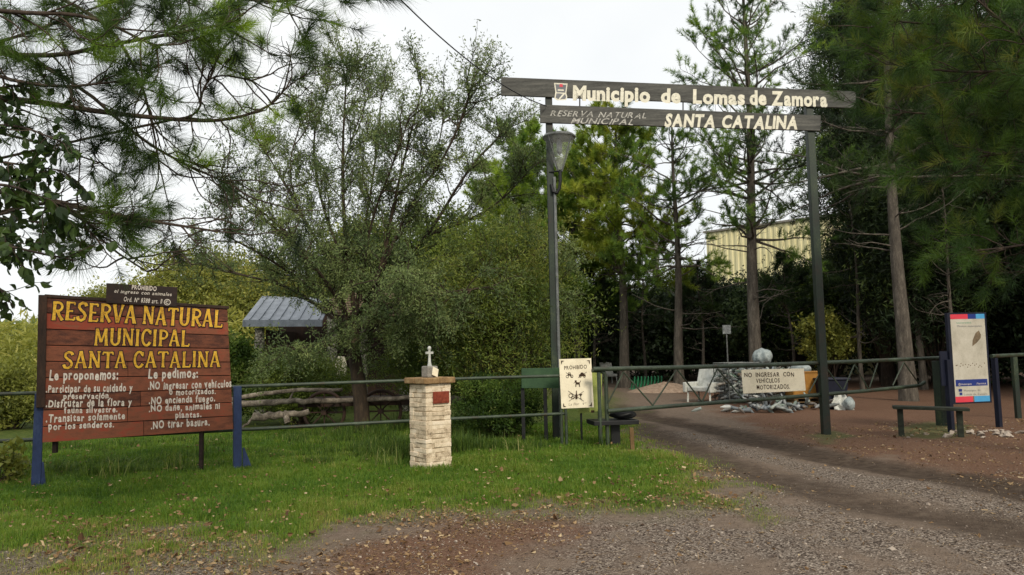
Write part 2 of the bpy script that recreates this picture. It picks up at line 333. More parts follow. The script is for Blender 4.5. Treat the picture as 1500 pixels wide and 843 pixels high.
def masks(x, y):
    n = fbm(x, y, 1.3, 11) - .5; n2 = fbm(x, y, 5, 21) - .5
    ss = lambda v, a, b: np.clip((v - a) / (b - a), 0, 1) ** 2 * (3 - 2 * np.clip((v - a) / (b - a), 0, 1))
    n3 = fbm(x, y, 2.2, 51) - .5; s_ = sd(x, y, grass_pg) + np.where(x > -.5, .55, .1)
    g = np.maximum(ss(s_ + n * 1.2 + n2 * .7, -.15, 1.5), 0); g = np.clip(g + np.clip(s_ - .2, 0, .6) * n3 * 2.2 * (y < 9), 0, 1); g = g * (1 - .8 * ss((8.0 - y) / 2.4 + n * 1.4 + n2 * .8, 0, 1))
    for pg in (moss_pg, moss2_pg, patch_pg): g = np.maximum(g, (.3 if pg is patch_pg else .6) * ss(sd(x, y, pg) + n * .4 + n2 * .3, -.1, .2))
    r = np.maximum(ss(-seg_dist(x, y, rut_a) + n * .5, -.62, -.22), .8 * ss(-seg_dist(x, y, rut_b) + n * .5, -.62, -.2)) * (1 - g)
    red = np.maximum(ss(sd(x, y, red_pg) + n * 1.3 + n2 * .6, -.4, .4), ss(sd(x, y, red2_pg) + n * 1.5 + n2 * .6, -.3, .5)) * (1 - g)
    gr = np.maximum(ss(-seg_dist(x, y, mid_a) + n * .4, -.5, -.1), np.where(y < 9.5, ss(n + n2 * .5 + .5, .3, .6), 0)) * (1 - g) * (1 - .8 * r)
    return g, r, red, gr
def gz(x, y):
    """ground height: small lumps, two pressed wheel tracks"""
    x = np.asarray(x, float); y = np.asarray(y, float)
    near = np.clip(1.5 - np.hypot(x, y - 8) / 40, 0, 1)
    z = (fbm(x, y, .5, 31) - .5) * .10 * near + (fbm(x, y, 3, 41) - .5) * .022 * near
    z = z - .05 * np.clip(1 - seg_dist(x, y, rut_a) / .5, 0, 1) - .045 * np.clip(1 - seg_dist(x, y, rut_b) / .5, 0, 1)
    return z
def axis(lo, hi, step, far_lo, far_hi, grow=1.28):
    a = list(np.arange(lo, hi + step / 2, step)); s = step; b = a[-1]
    while b < far_hi: s *= grow; b += s; a.append(b)
    s = step; b = a[0]
    while b > far_lo: s *= grow; b -= s; a.insert(0, b)
    return np.array(a)
gx = axis(-9, 13, .075, -900, 900); gy = axis(4.2, 19, .075, -60, 1400)
X_, Y_ = np.meshgrid(gx, gy, indexing='ij'); xf, yf = X_.ravel(), Y_.ravel()
zf = gz(xf, yf)
nx, ny = len(gx), len(gy); ii = np.arange(nx - 1)[:, None] * ny; jj = np.arange(ny - 1)[None, :]
gf = np.stack([ii + jj, ii + ny + jj, ii + ny + jj + 1, ii + jj + 1], -1).reshape(-1, 4)
m, t, b = new_mat('ground_soil'); N = t.nodes; L = t.links
tc = N.new('ShaderNodeTexCoord')
def noise(sc, det=6, ro=.6):
    n = N.new('ShaderNodeTexNoise'); n.inputs['Scale'].default_value = sc; n.inputs['Detail'].default_value = det; n.inputs['Roughness'].default_value = ro
    L.new(tc.outputs['Object'], n.inputs['Vector']); return n.outputs['Fac']
def ramp(fac, cols, lo=.3, hi=.7):
    r = N.new('ShaderNodeValToRGB'); cr = r.color_ramp
    while len(cr.elements) < len(cols): cr.elements.new(.5)
    for i, c in enumerate(cols): cr.elements[i].position = lo + (hi - lo) * i / (len(cols) - 1); cr.elements[i].color = c
    L.new(fac, r.inputs['Fac']); return r.outputs['Color']
def mixc(f, a, c):
    x = N.new('ShaderNodeMixRGB'); L.new(f, x.inputs[0]); L.new(a, x.inputs[1]); L.new(c, x.inputs[2]); return x.outputs[0]
def attr(n): a = N.new('ShaderNodeAttribute'); a.attribute_name = n; return a.outputs['Fac']
n_f = noise(55, 5, .7); n_m = noise(9, 6, .65); n_l = noise(1.4, 6, .6)
vor = N.new('ShaderNodeTexVoronoi'); vor.inputs['Scale'].default_value = 70; L.new(tc.outputs['Object'], vor.inputs['Vector'])
base = mixc(n_l, ramp(n_m, [lin(86, 73, 62), lin(115, 100, 87), lin(137, 121, 106)]), ramp(n_f, [lin(80, 67, 57), lin(117, 102, 89), lin(148, 133, 118)]))
sep = N.new('ShaderNodeSeparateColor'); L.new(vor.outputs['Color'], sep.inputs[0])
stones = ramp(sep.outputs[0], [lin(62, 53, 46), lin(94, 82, 73), lin(121, 109, 98), lin(158, 146, 133)], .1, .9)
base = mixc(attr('gravel'), base, stones)
base = mixc(attr('red'), base, ramp(n_f, [lin(76, 54, 42), lin(106, 79, 63), lin(140, 114, 93)]))
base = mixc(attr('rut'), base, ramp(n_m, [lin(56, 46, 38), lin(74, 62, 52), lin(92, 80, 68)]))
base = mixc(attr('grass'), base, ramp(n_m, [lin(52, 62, 28), lin(72, 88, 34), lin(104, 104, 54)]))
L.new(base, b.inputs['Base Color']); b.inputs['Roughness'].default_value = .95; b.inputs['Specular IOR Level'].default_value = .15
hs = N.new('ShaderNodeMath'); hs.operation = 'MULTIPLY_ADD'; hs.inputs[1].default_value = .6; L.new(n_f, hs.inputs[0]); L.new(vor.outputs['Distance'], hs.inputs[2])
bp = N.new('ShaderNodeBump'); bp.inputs['Strength'].default_value = .8; bp.inputs['Distance'].default_value = .015
L.new(hs.outputs[0], bp.inputs['Height']); L.new(bp.outputs['Normal'], b.inputs['Normal'])
ground = np_mesh('ground', np.stack([xf, yf, zf], 1), gf, m, smooth=True); tag(ground, 'dirt and grass ground running through the park entrance', kind='structure')
for nm, v in zip(('grass', 'rut', 'red', 'gravel'), masks(xf, yf)):
    a_ = ground.data.attributes.new(nm, 'FLOAT', 'POINT'); a_.data.foreach_set('value', v.astype(np.float32))

# ------------------------------------------------------------------ lettering
_gl = {}
def glyph(ch, weight):
    k = (ch, round(weight, 3))
    if k not in _gl:
        cu = bpy.data.curves.new('glyph', 'FONT'); cu.body = ch; cu.offset = weight; cu.resolution_u = 3; cu.fill_mode = 'FRONT'
        o = bpy.data.objects.new('glyph', cu); C.objects.link(o)
        me = bpy.data.meshes.new_from_object(o)
        V = np.array([v.co[:2] for v in me.vertices]) if len(me.vertices) else np.zeros((0, 2)); Fs = [tuple(p.vertices) for p in me.polygons]
        bpy.data.objects.remove(o); bpy.data.curves.remove(cu); bpy.data.meshes.remove(me); _gl[k] = (V, Fs)
    return _gl[k]
class Plane_:
    """a flat face of a sign: origin O, unit X along, unit Y up, normal towards the viewer"""
    def __init__(s, O, X, Y): s.O = np.asarray(O, float); s.X = hz(X); s.Y = hz(np.asarray(Y, float) - s.X * np.dot(Y, s.X)); s.N = np.cross(s.X, s.Y)
    def loc(s, x, y):
        d = ray(x, y); q = CP + d * (np.dot(s.O - CP, s.N) / np.dot(d, s.N)) - s.O; return np.array([q @ s.X, q @ s.Y])
    def at(s, a, off=0.0): return s.O + s.X * a[0] + s.Y * a[1] + s.N * off
    def poly(s, mb, pts, off):  # flat filled shape given in local coordinates
        mb.add([s.at(p, off) for p in pts], [tuple(range(len(pts)))])
def write(pl, mb, txt, pl_px, pr_px, cap_px, weight=0.0, slant=0.0, jit=0.0, off=.002, seed=0, gap=.13, space=.42):
    rr = random.Random(seed + len(txt)); A = pl.loc(*pl_px); B = pl.loc(*pr_px); T = pl.loc(pl_px[0], pl_px[1] - cap_px)
    capH = abs((T - A)[1]); H0 = .73; k = capH / H0; e = (B - A); Lw = np.linalg.norm(e); ex = e / Lw; ey = np.array([-ex[1], ex[0]])
    adv = 0.0; items = []
    for ch in txt:
        if ch == ' ': adv += space; continue
        V, Fs = glyph(ch, weight)
        x0, x1 = V[:, 0].min(), V[:, 0].max(); items.append((V - [x0, 0], Fs, adv)); adv += (x1 - x0) + gap
    tot = adv - gap; sx = Lw / tot
    for V, Fs, a in items:
        q = V.copy(); ang = rr.uniform(-1, 1) * jit * .12; s = 1 + rr.uniform(-1, 1) * jit * .1
        q = q @ np.array([[math.cos(ang), math.sin(ang)], [-math.sin(ang), math.cos(ang)]]) * [1, s]; q[:, 0] += slant * q[:, 1]
        q = np.stack([(q[:, 0] + a) * sx, q[:, 1] * k + rr.uniform(-1, 1) * jit * .05 * capH], 1)
        mb.add([pl.at(A + ex * p[0] + ey * p[1], off) for p in q], Fs)
# brush-stroke capitals with flared ends and small serifs, for the yellow title
def _arc(cx, cy, rx, ry, a0, a1, n=10): return [(cx + rx * math.cos(math.radians(a0 + (a1 - a0) * i / n)), cy + ry * math.sin(math.radians(a0 + (a1 - a0) * i / n))) for i in range(n + 1)]
ST = {
 'R': (.62, [([(.13, 0), (.13, 1)], 1), ([(.13, .94)] + _arc(.3, .72, .24, .22, 85, -85) + [(.13, .5)], .8), ([(.3, .5), (.42, .25), (.6, .02)], .9)]),
 'E': (.54, [([(.13, 0), (.13, 1)], 1), ([(.1, .94), (.5, .95)], .6), ([(.13, .5), (.42, .5)], .6), ([(.1, .06), (.53, .05)], .6), ([(.5, .95), (.49, .82)], .5), ([(.53, .05), (.52, .2)], .5)]),
 'S': (.54, [([(.5, .8), (.44, .93), (.28, .97), (.12, .88), (.1, .72), (.22, .58), (.38, .46), (.47, .3), (.42, .12), (.26, .03), (.1, .08), (.04, .24)], .95)]),
 'V': (.62, [([(.06, 1), (.3, .02)], 1), ([(.56, 1), (.32, .02)], .7), ([(0, .97), (.2, .97)], .5), ([(.46, .97), (.64, .97)], .5)]),
 'A': (.64, [([(.3, 1), (.06, 0)], .7), ([(.3, 1), (.56, 0)], 1), ([(.14, .32), (.46, .32)], .5), ([(0, .03), (.17, .03)], .5), ([(.46, .03), (.66, .03)], .5)]),
 'N': (.66, [([(.1, 0), (.1, 1)], .7), ([(.1, .98), (.54, .04)], 1), ([(.55, 0), (.55, 1)], .7), ([(0, .97), (.14, .97)], .5), ([(0, .03), (.2, .03)], .5), ([(.46, .97), (.66, .97)], .5)]),
 'T': (.6, [([(.3, 0), (.3, .95)], 1), ([(.02, .94), (.58, .94)], .65), ([(.03, .94), (.02, .8)], .5), ([(.57, .94), (.58, .8)], .5), ([(.2, .03), (.4, .03)], .5)]),
 'U': (.62, [([(.1, 1), (.1, .35)] + _arc(.31, .28, .21, .25, 190, 350, 8) + [(.52, .35), (.52, 1)], .9), ([(0, .97), (.2, .97)], .5), ([(.43, .97), (.62, .97)], .5)]),
 'L': (.52, [([(.12, 0), (.12, 1)], 1), ([(.1, .06), (.5, .05)], .65), ([(.49, .05), (.5, .2)], .5), ([(.02, .97), (.22, .97)], .5)]),
 'M': (.78, [([(.08, 0), (.12, 1)], .8), ([(.12, .98), (.38, .2)], .9), ([(.38, .2), (.62, .98)], .7), ([(.62, 1), (.68, 0)], 1), ([(0, .03), (.18, .03)], .5), ([(.58, .03), (.78, .03)], .5)]),
 'I': (.24, [([(.12, 0), (.12, 1)], 1), ([(.02, .97), (.22, .97)], .5), ([(.02, .03), (.22, .03)], .5)]),
 'C': (.6, [([(.55, .78)] + _arc(.33, .5, .25, .47, 50, 315, 14) + [(.55, .24)], .95), ([(.55, .95), (.54, .7)], .5)]),
 'P': (.56, [([(.13, 0), (.13, 1)], 1), ([(.13, .94)] + _arc(.28, .7, .24, .24, 85, -85) + [(.13, .46)], .8), ([(.03, .03), (.25, .03)], .5)]),
}
def brush(pl, mb, txt, pl_px, pr_px, cap_px, bw=.16, grow=0.0, off=.003, seed=1):
    A = pl.loc(*pl_px); B = pl.loc(*pr_px); capH = abs((pl.loc(pl_px[0], pl_px[1] - cap_px) - A)[1])
    capR = capH * .97; e = B - A; Lw = np.linalg.norm(e); ex = e / Lw; ey = np.array([-ex[1], ex[0]]); rr = random.Random(seed)
    tot = sum(.30 if c == ' ' else ST[c][0] + .1 for c in txt) - .1; sx = Lw / tot; x = 0.0; o = off
    for c in txt:
        if c == ' ': x += .30; continue
        wd, strokes = ST[c]; dy = rr.uniform(-.02, .02); 
        for pts, wk in strokes:
            q = np.array(pts, float); dn = np.linalg.norm(np.diff(q, axis=0), axis=1).sum(); nseg = max(len(q), 6)
            if len(q) == 2: q = np.stack([q[0] + (q[1] - q[0]) * u for u in np.linspace(0, 1, 6)])
            q = np.stack([(q[:, 0] + x) * sx, (q[:, 1] + dy) * capH], 1)
            u = np.linspace(-1, 1, len(q)); w_ = bw * wk * capH * (.86 + .22 * u ** 2) + grow
            tg = np.gradient(q, axis=0); tg /= np.linalg.norm(tg, axis=1, keepdims=True) + 1e-9; nn = np.stack([-tg[:, 1], tg[:, 0]], 1)
            q[0] -= tg[0] * grow * .5; q[-1] += tg[-1] * grow * .5
            l = q + nn * w_[:, None] / 2; r_ = q - nn * w_[:, None] / 2
            V = [pl.at(A + ex * p[0] + ey * p[1], o) for p in l] + [pl.at(A + ex * p[0] + ey * p[1], o) for p in r_]; n = len(q)
            mb.add(V, [(n + i, n + i + 1, i + 1, i) for i in range(n - 1)]); o += .00012
        x += wd + .1

# ------------------------------------------------------------------ reserve signboard
a0 = P(62, 650, 9.85); a1 = P(343, 630, 10.95)
bl = np.array([a0[0], 9.85, 0]); br = np.array([a1[0], 10.95, 0]); sx_ = hz(br - bl); sn = np.array([sx_[1], -sx_[0], 0])
sb = thing('reserve_signboard', 'large reddish plank signboard with yellow title on blue posts', 'signboard', (bl + br) / 2)
SP = Plane_(bl, sx_, (0, 0, 1))
c_tl, c_tr, c_bl, c_br = SP.loc(68, 436), SP.loc(333, 453), SP.loc(62, 650), SP.loc(342, 630)
mb = MB(); nb = 9; rr = random.Random(4); tints = [.35, .85, .4, .42, .38, .62, .35, .55, .8]
for i in range(nb):
    v0, v1 = i / nb, (i + 1) / nb - .006
    q = [c_tl + (c_bl - c_tl) * v1, c_tr + (c_br - c_tr) * v1, c_tr + (c_br - c_tr) * v0, c_tl + (c_bl - c_tl) * v0]
    cut = rr.uniform(.3, .7)
    for (u0, u1) in ((0, cut - .001), (cut + .001, 1)):
        mb.tint = min(1, max(0, tints[i] + rr.uniform(-.22, .22) - (.25 if i in (1, 8) and u0 > 0 else 0)))
        L0, L1 = lambda u: q[0] + (q[1] - q[0]) * u, lambda u: q[3] + (q[2] - q[3]) * u
        d = .001 * rr.uniform(-1.5, 1.5)
        mb.prism([L0(u0), L0(u1), L1(u1), L1(u0)], SP.at((0, 0), -.03 + d), SP.X, SP.Y, SP.N, .03)
mb.build('board', M_['sign_wood'], sb, bevel=.003)
mb = MB(); mb.prism([c_bl + [.01, .01], c_br + [-.01, .01], c_tr + [-.01, -.01], c_tl + [.01, -.01]], SP.at((0, 0), -.05), SP.X, SP.Y, SP.N, .015); mb.build('added_backing', M_['plaque_wood'], sb)  # dark sheet added to stop light showing through the plank gaps
mb = MB()
mb.beam(SP.at(c_tl + [-.04, .03], -.03), SP.at(c_bl + [-.03, .45], -.03), .12, .095, up=sx_)   # dark side frame
mb.build('side_frame', M_['dark_wood'], sb, bevel=.004)
mb = MB(); mb.beam(SP.at(c_tl + [-.02, .02], -.01), SP.at(c_tr + [.02, .02], -.01), .06, .04); mb.build('top_rail', M_['dark_wood'], sb, bevel=.004)
for off, grow, nm, mt in ((.004, .022, 'title_outline', 'navy'), (.0075, 0, 'title_lettering', 'yellow')):
    mb = MB()
    brush(SP, mb, 'RESERVA NATURAL', (75, 469), (325, 480), 28, grow=grow, off=off)
    brush(SP, mb, 'MUNICIPAL', (138, 506), (277, 508), 25, grow=grow, off=off)
    brush(SP, mb, 'SANTA CATALINA', (92, 540), (322, 538), 25, grow=grow, off=off)
    mb.build(nm, M_[mt], sb)
mb = MB()
for i, (tx, a, b_, c) in enumerate([
    ('Le proponemos:', (72, 557), (173, 555.5), 13), ('.Participar de su cuidado y', (67, 575), (194, 573), 10), ('preservación.', (93, 585), (162, 584), 8),
    ('.Disfrutar de la flora y', (67, 597), (193, 594), 10), ('fauna silvestre.', (94, 606), (172, 603.5), 8), ('.Transitar solamente', (67, 619), (183, 614), 10), ('por los senderos.', (71, 630), (167, 625.5), 9),
    ('Le pedimos:', (217, 554), (290, 553.5), 12), ('.NO ingresar con vehículos', (217, 571), (339, 567), 10), ('o motorizados.', (248, 579), (316, 577), 8),
    ('.NO encienda fuego.', (218, 592), (315, 588), 9), ('.NO dañe, animales ni', (218, 603.5), (322, 598.5), 9), ('plantas.', (257, 613), (295, 611), 8), ('.NO tirar basura.', (221, 628.5), (307, 623), 10)]):
    write(SP, mb, tx, a, b_, c * 1.12, weight=.036, jit=.95, off=.004, seed=i); mb.build('lettering_line', M_['white_paint'], sb); mb = MB()
PP = Plane_(SP.at((0, 0), .035), sx_, (0, 0, 1))
p4 = [PP.loc(155, 444), PP.loc(259, 450), PP.loc(260, 421), PP.loc(156, 415)]
mb = MB(); mb.prism(p4, PP.at((0, 0), -.025), PP.X, PP.Y, PP.N, .025); pk = mb.build('topper_plank', M_['plaque_wood'], sb, bevel=.003)
mb = MB()
write(PP, mb, 'PROHIBIDO', (193, 424), (229, 426.5), 7, weight=.02, jit=.5)
mb.build('lettering_line', M_['white_paint'], pk); mb = MB(); write(PP, mb, 'el ingreso con animales', (167, 429), (251, 434), 5.2, weight=.01, slant=.2, jit=.5)
mb.build('lettering_line', M_['white_paint'], pk); mb = MB(); write(PP, mb, 'Ord. Nº 8388 art. 11', (181, 442), (237, 445), 7, weight=.012, slant=.15, jit=.6)
mb.build('lettering_line', M_['white_paint'], pk); mb = MB(); ctr = PP.loc(245, 443); rad = abs(PP.loc(250, 443)[0] - ctr[0])
for r0, r1, a0_, a1_ in ((rad, rad * .78, 0, 360), (rad * .5, rad * .3, 40, 320)):
    A_ = _arc(0, 0, 1, 1, a0_, a1_, 20)
    for (c1, s1), (c2, s2) in zip(A_[:-1], A_[1:]): PP.poly(mb, [ctr + np.array([c1, s1]) * r0, ctr + np.array([c2, s2]) * r0, ctr + np.array([c2, s2]) * r1, ctr + np.array([c1, s1]) * r1], .002)
mb.build('round_mark', M_['white_paint'], pk)
for (px, py, side) in ((53, 9.9, -1), (348, 11.0, 1)):
    g = P(px, 690, py); g[2] = 0; mb = MB(); top = 1.18
    mb.beam((g[0], g[1], -.3), (g[0] - .015 * side, g[1], top), .105, .105, up=sx_)
    po = mb.build('post', M_['blue_paint'], sb, bevel=.006)
    mb = MB(); q = g + sx_ * side * .02 - sn * -.02
    gw = .12 if side > 0 else .05
    mb.prism([(0, 0), (gw, 0), (gw, .05), (.02, .32), (0, .32)], g + sx_ * (.06) + sn * .03, sx_ if side > 0 else sx_, (0, 0, 1), sn, .03)
    mb.build('foot_gusset', M_['blue_paint'], po)
for (u) in (.06, .82):
    q = bl + (br - bl) * u - sn * .1
    mb = MB(); mb.beam((q[0], q[1], -.1 if u > .5 else .42), (q[0], q[1], 1.9), .05, .05)
    mb.build('back_brace', M_['plaque_wood'], sb)

# ------------------------------------------------------------------ brick pillar
cn = np.array([-1.18, 10.39, 0]); th = math.radians(40); pa = np.array([math.cos(th), math.sin(th), 0]); pb = np.array([-pa[1], pa[0], 0]); wd = .40
pc = cn + (pa + pb) * wd / 2
pl_ = thing('brick_pillar', 'square white painted brick pillar with stone cap and small red plaque', 'pillar', pc)
mb = MB(); rr = random.Random(9); nc = 20; z0 = -.05; z1 = 1.17; hc = (z1 - z0) / nc
for i in range(nc):
    z = z0 + hc * (i + .5); hh = hc / 2 - .002
    for ax, bx, sgn in ((pa, pb, -1), (pa, pb, 1), (pb, pa, -1), (pb, pa, 1)):
        cut = rr.uniform(-.3, .3)
        for (u0, u1) in ((-.5, .5),) if rr.random() < .35 else ((-.5, cut - .006), (cut + .006, .5)):
            mb.tint = rr.uniform(.25, 1); o = rr.uniform(-.006, .009); dz = rr.uniform(-.006, .006); tl = rr.uniform(-.006, .006)
            c_ = pc + ax * (u0 + u1) / 2 * wd + bx * sgn * (wd / 2 - .05 + o) + np.array([0, 0, z + dz])
            mb.obox(c_, ax * ((u1 - u0) / 2 * wd + rr.uniform(-.002, .004)) + np.array([0, 0, tl]), bx * .05, (0, 0, hh + rr.uniform(-.002, .003)))
sh = mb.build('shaft', M_['brick'], pl_, bevel=.006)
mb = MB(); mb.obox(pc + [0, 0, (z0 + z1) / 2], pa * (wd / 2 - .007), pb * (wd / 2 - .007), (0, 0, (z1 - z0) / 2 - .005)); mb.build('mortar_core', M_['mortar'], pl_)
mb = MB(); rr = random.Random(3)
for k in (-1, 1):
    for j in (-1, 1): mb.obox(pc + pa * k * .128 + pb * j * .128 + [0, 0, 1.17 + .042 + rr.uniform(0, .006)], pa * .126, pb * .126, (0, 0, .04))
mb.build('cap_slab', M_['cap_stone'], pl_, bevel=.012)
mb = MB(); mb.obox(pc + [0, 0, 1.33], pa * .085, pb * .085, (0, 0, .08)); top = mb.build('finial_block', M_['concrete'], pl_, bevel=.02)
mb = MB(); k = pc + [0, 0, 1.41]
mb.tube([k, k + [0, 0, .06], k + [0, 0, .12], k + [0, 0, .25]], [.032, .02, .018, .016], 8); mb.beam(k + [0, 0, .18] - pa * .055, k + [0, 0, .18] + pa * .055, .03, .032); mb.lathe(k + [0, 0, .23], [(.012, -.02), (.026, 0), (.026, .02), (.012, .04)], 10)
mb.build('cross', M_['white_plastic'], top, smooth=True)
mb = MB(); k = pc + pa * .02 - pb * .105 + [0, 0, 1.26]; mb.obox(k + [0, 0, .065], pa * .045 + np.array([0, 0, -.02]), pb * .008, np.array([0, 0, .055]) + pa * .01); mb.build('shell_ornament', M_['cream_board'], pl_, bevel=.006)
FP = Plane_(pc - pb * (wd / 2 + .012), pa, (0, 0, 1)); q0 = FP.loc(634, 592); q1 = FP.loc(657, 573)
mb = MB(); mb.prism([(q0[0], q0[1]), (q1[0], q0[1]), (q1[0], q1[1]), (q0[0], q1[1])], FP.at((0, 0)), FP.X, FP.Y, FP.N, .02)
i0, i1 = q0 + .018, q1 - .018
pq = mb.build('plaque', M_['terracotta'], pl_, bevel=.006)
mb = MB(); mb.prism([(i0[0], i0[1]), (i1[0], i0[1]), (i1[0], i1[1]), (i0[0], i1[1])], FP.at((0, 0), .02), FP.X, FP.Y, FP.N, .005); mb.build('plaque_relief', M_['terracotta'], pq)

# ------------------------------------------------------------------ pipe fence, in line with the gate
gp = G(885, 657); fd = np.array([.9518, .3065, 0]); fn = np.array([fd[1], -fd[0], 0])
def fl(px, off=0.0):  # point of the fence line seen at pixel column px (near its rails)
    d = ray(px, 580); k = d[0] / d[1]; t = (k * gp[1] - gp[0]) / (fd[0] - fd[1] * k); return gp + fd * t + fn * off
fence = thing('pipe_fence', 'long dark green two rail pipe fence behind the brick pillar', 'fence', fl(600))
FO = -.38
A0 = gp - fd * 14 + fn * FO; A1 = fl(838) + fn * FO
for z in (1.168, .548):
    pts = [A0 + (A1 - A0) * u + np.array([0, 0, z + .008 * math.sin(u * 9)]) for u in np.linspace(0, 1, 12)]
    mb = MB(); mb.tube(pts, .026, 10); mb.build('rail', M_['green_pipe'], fence, smooth=True)
for px in (834, 841):
    q = fl(px) + fn * FO; mb = MB(); mb.tube([q + [0, 0, -.3], q + [0, 0, 1.18]], .026, 10); mb.build('fence_post', M_['green_pipe'], fence, smooth=True)
for s in (-13, -10.5):
    q = gp + fd * s + fn * FO; mb = MB(); mb.tube([q + [0, 0, -.3], q + [0, 0, 1.19]], .03, 10); mb.build('fence_post', M_['green_pipe'], fence, smooth=True)

# prohibition notice
pn0 = fl(845) + fn * (FO + .05)
pz = lambda x, y: P(x, y, pn0[1])
notice = thing('prohibition_notice', 'upright cream notice headed PROHIBIDO with crossed drawings on the fence end', 'notice', pn0)
NP = Plane_(pn0, fd, (0, 0, 1))
q4 = [NP.loc(822.5, 599), NP.loc(870, 597), NP.loc(866, 525), NP.loc(819, 526.5)]
mb = MB(); mb.prism(q4, NP.at((0, 0), -.012), NP.X, NP.Y, NP.N, .012); mb.build('board', M_['cream_board'], notice, bevel=.002)
mb = MB(); write(NP, mb, 'PROHIBIDO', (826.5, 542), (859.5, 540), 6, weight=.012, jit=.5)
mb.build('lettering_line', M_['ink'], notice); mb = MB(); write(NP, mb, 'La Flor', (833, 594.5), (848, 593.5), 4, weight=-.01, slant=.2, jit=.5); write(NP, mb, '1º', (854, 593.5), (859, 593), 3.5, weight=-.01); mb.build('lettering_line', M_['ink'], notice); mb = MB()
def nline(x0, y0, x1, y1, wpx=.9):
    a, b_ = NP.loc(x0, y0), NP.loc(x1, y1); d = hz(b_ - a); n = np.array([-d[1], d[0]]); wv = wpx * .0111 / 2; nline.o += .00008
    NP.poly(mb, [a - n * wv, b_ - n * wv, b_ + n * wv, a + n * wv], .0022 + nline.o)
nline.o = 0.0
def nshape(pts): nline.o += .00008; NP.poly(mb, [NP.loc(*p) for p in pts], .0022 + nline.o)
def nring(cx, cy, r, wpx=.8):
    A_ = _arc(cx, cy, r, r, 0, 360, 10)
    for a, b_ in zip(A_[:-1], A_[1:]): nline(a[0], a[1], b_[0], b_[1], wpx)
# crossed motorbike
nring(831, 552, 1.9); nring(837.5, 551.5, 1.9); nshape([(831, 550.5), (837, 550.5), (836, 548.5), (832, 548)]); nline(836.5, 551, 835, 546, 1); nline(833, 548.5, 833.5, 545.5, 1.4); nline(829, 546, 839, 553.5, .7)
mb.build('motorbike_drawing', M_['ink'], notice); mb = MB()
nshape([(848, 551.5), (858, 551.5), (857.5, 549), (855.5, 548.3), (854, 546), (851, 546), (849.5, 548.6), (848, 549.2)]); nring(850, 552, 1.2); nring(856, 552, 1.2); nline(847, 553.5, 859, 545.5, .7)
mb.build('car_drawing', M_['ink'], notice); mb = MB()
nshape([(843, 560), (849, 560.5), (849, 563.5), (843, 563.5)]); nline(843.4, 563, 843.4, 567, 1.3); nline(848.5, 563, 848.8, 567, 1.3); nshape([(841.6, 557.4), (844.6, 557.6), (844.4, 561), (842, 560.5)]); nline(849, 561, 850.6, 558, .9); nline(840, 562, 843, 559.5, .5)
mb.build('dog_drawing', M_['ink'], notice); mb = MB()
nring(836, 580, 3); nring(839, 582.5, 2.2); nshape([(842.6, 585), (845.6, 585), (845.6, 578.5), (844.7, 576.5), (844.7, 572.5), (843.5, 572.5), (843.5, 576.5), (842.6, 578.5)])
nshape([(847.5, 577.5), (853, 577), (850.9, 581), (850.9, 584), (852.4, 585), (848.8, 585), (850.1, 584), (850.1, 581)]); nline(832, 573, 855, 588, .6); nline(855, 573.5, 833, 588, .6)
mb.build('food_and_drink_drawing', M_['ink'], notice)
for (cx, cy, sx1, sy1) in ((821.5, 528.5, 1, 1), (864, 528, -1, 1), (824.5, 596.5, 1, -1), (867, 595, -1, -1)):
    mb = MB(); nshape([(cx, cy), (cx + 5 * sx1, cy + .3 * sy1), (cx + 2 * sx1, cy + 1.8 * sy1)]); nshape([(cx, cy), (cx + .4 * sx1, cy + 6 * sy1), (cx + 1.8 * sx1, cy + 2.5 * sy1)]); mb.build('corner_ornament', M_['ink'], notice)
# yellow-green board behind the notice and the dark green board left of it
bp0 = fl(860) + fn * (FO - .12); BP = Plane_(bp0, fd, (0, 0, 1))
pt = thing('olive_panel', 'yellow green panel showing behind the cream notice', 'panel', bp0)
mb = MB(); mb.prism([BP.loc(848, 606), BP.loc(882, 602), BP.loc(882, 544), BP.loc(848, 546)], BP.at((0, 0), -.02), BP.X, BP.Y, BP.N, .02); mb.build('board', M_['olive_board'], pt, bevel=.003)
mb = MB(); mb.obox(BP.at(BP.loc(868, 603), .004), BP.X * .03, BP.Y * .02, BP.N * .003); mb.build('mark', M_['ink'], pt)
for px in (852, 878):
    q = BP.loc(px, 590); mb = MB(); mb.tube([BP.at((q[0], -.25), -.04), BP.at((q[0], 1.25), -.04)], .018, 8); mb.build('post', M_['black'], pt, smooth=True)
dp0 = np.array([P(795, 640, 13.35)[0], 13.35, 0]); DP = Plane_(dp0, (1, .1, 0), (0, 0, 1))
pt = thing('green_cabinet_board', 'dark green board on dark legs beside the upright cream notice', 'board', dp0)
mb = MB(); mb.prism([DP.loc(764, 569), DP.loc(820, 569), DP.loc(820, 539), DP.loc(764, 540)], DP.at((0, 0), -.05), DP.X, DP.Y, DP.N, .05); mb.build('board', M_['dkgreen_board'], pt, bevel=.004)
for px, ww in ((767, .04), (800, .13)):
    q = DP.loc(px, 600); mb = MB(); mb.beam(DP.at((q[0], -.2), -.08), DP.at((q[0], 1.0), -.08), ww, .06, up=(1, 0, 0)); mb.build('leg', M_['black'], pt)

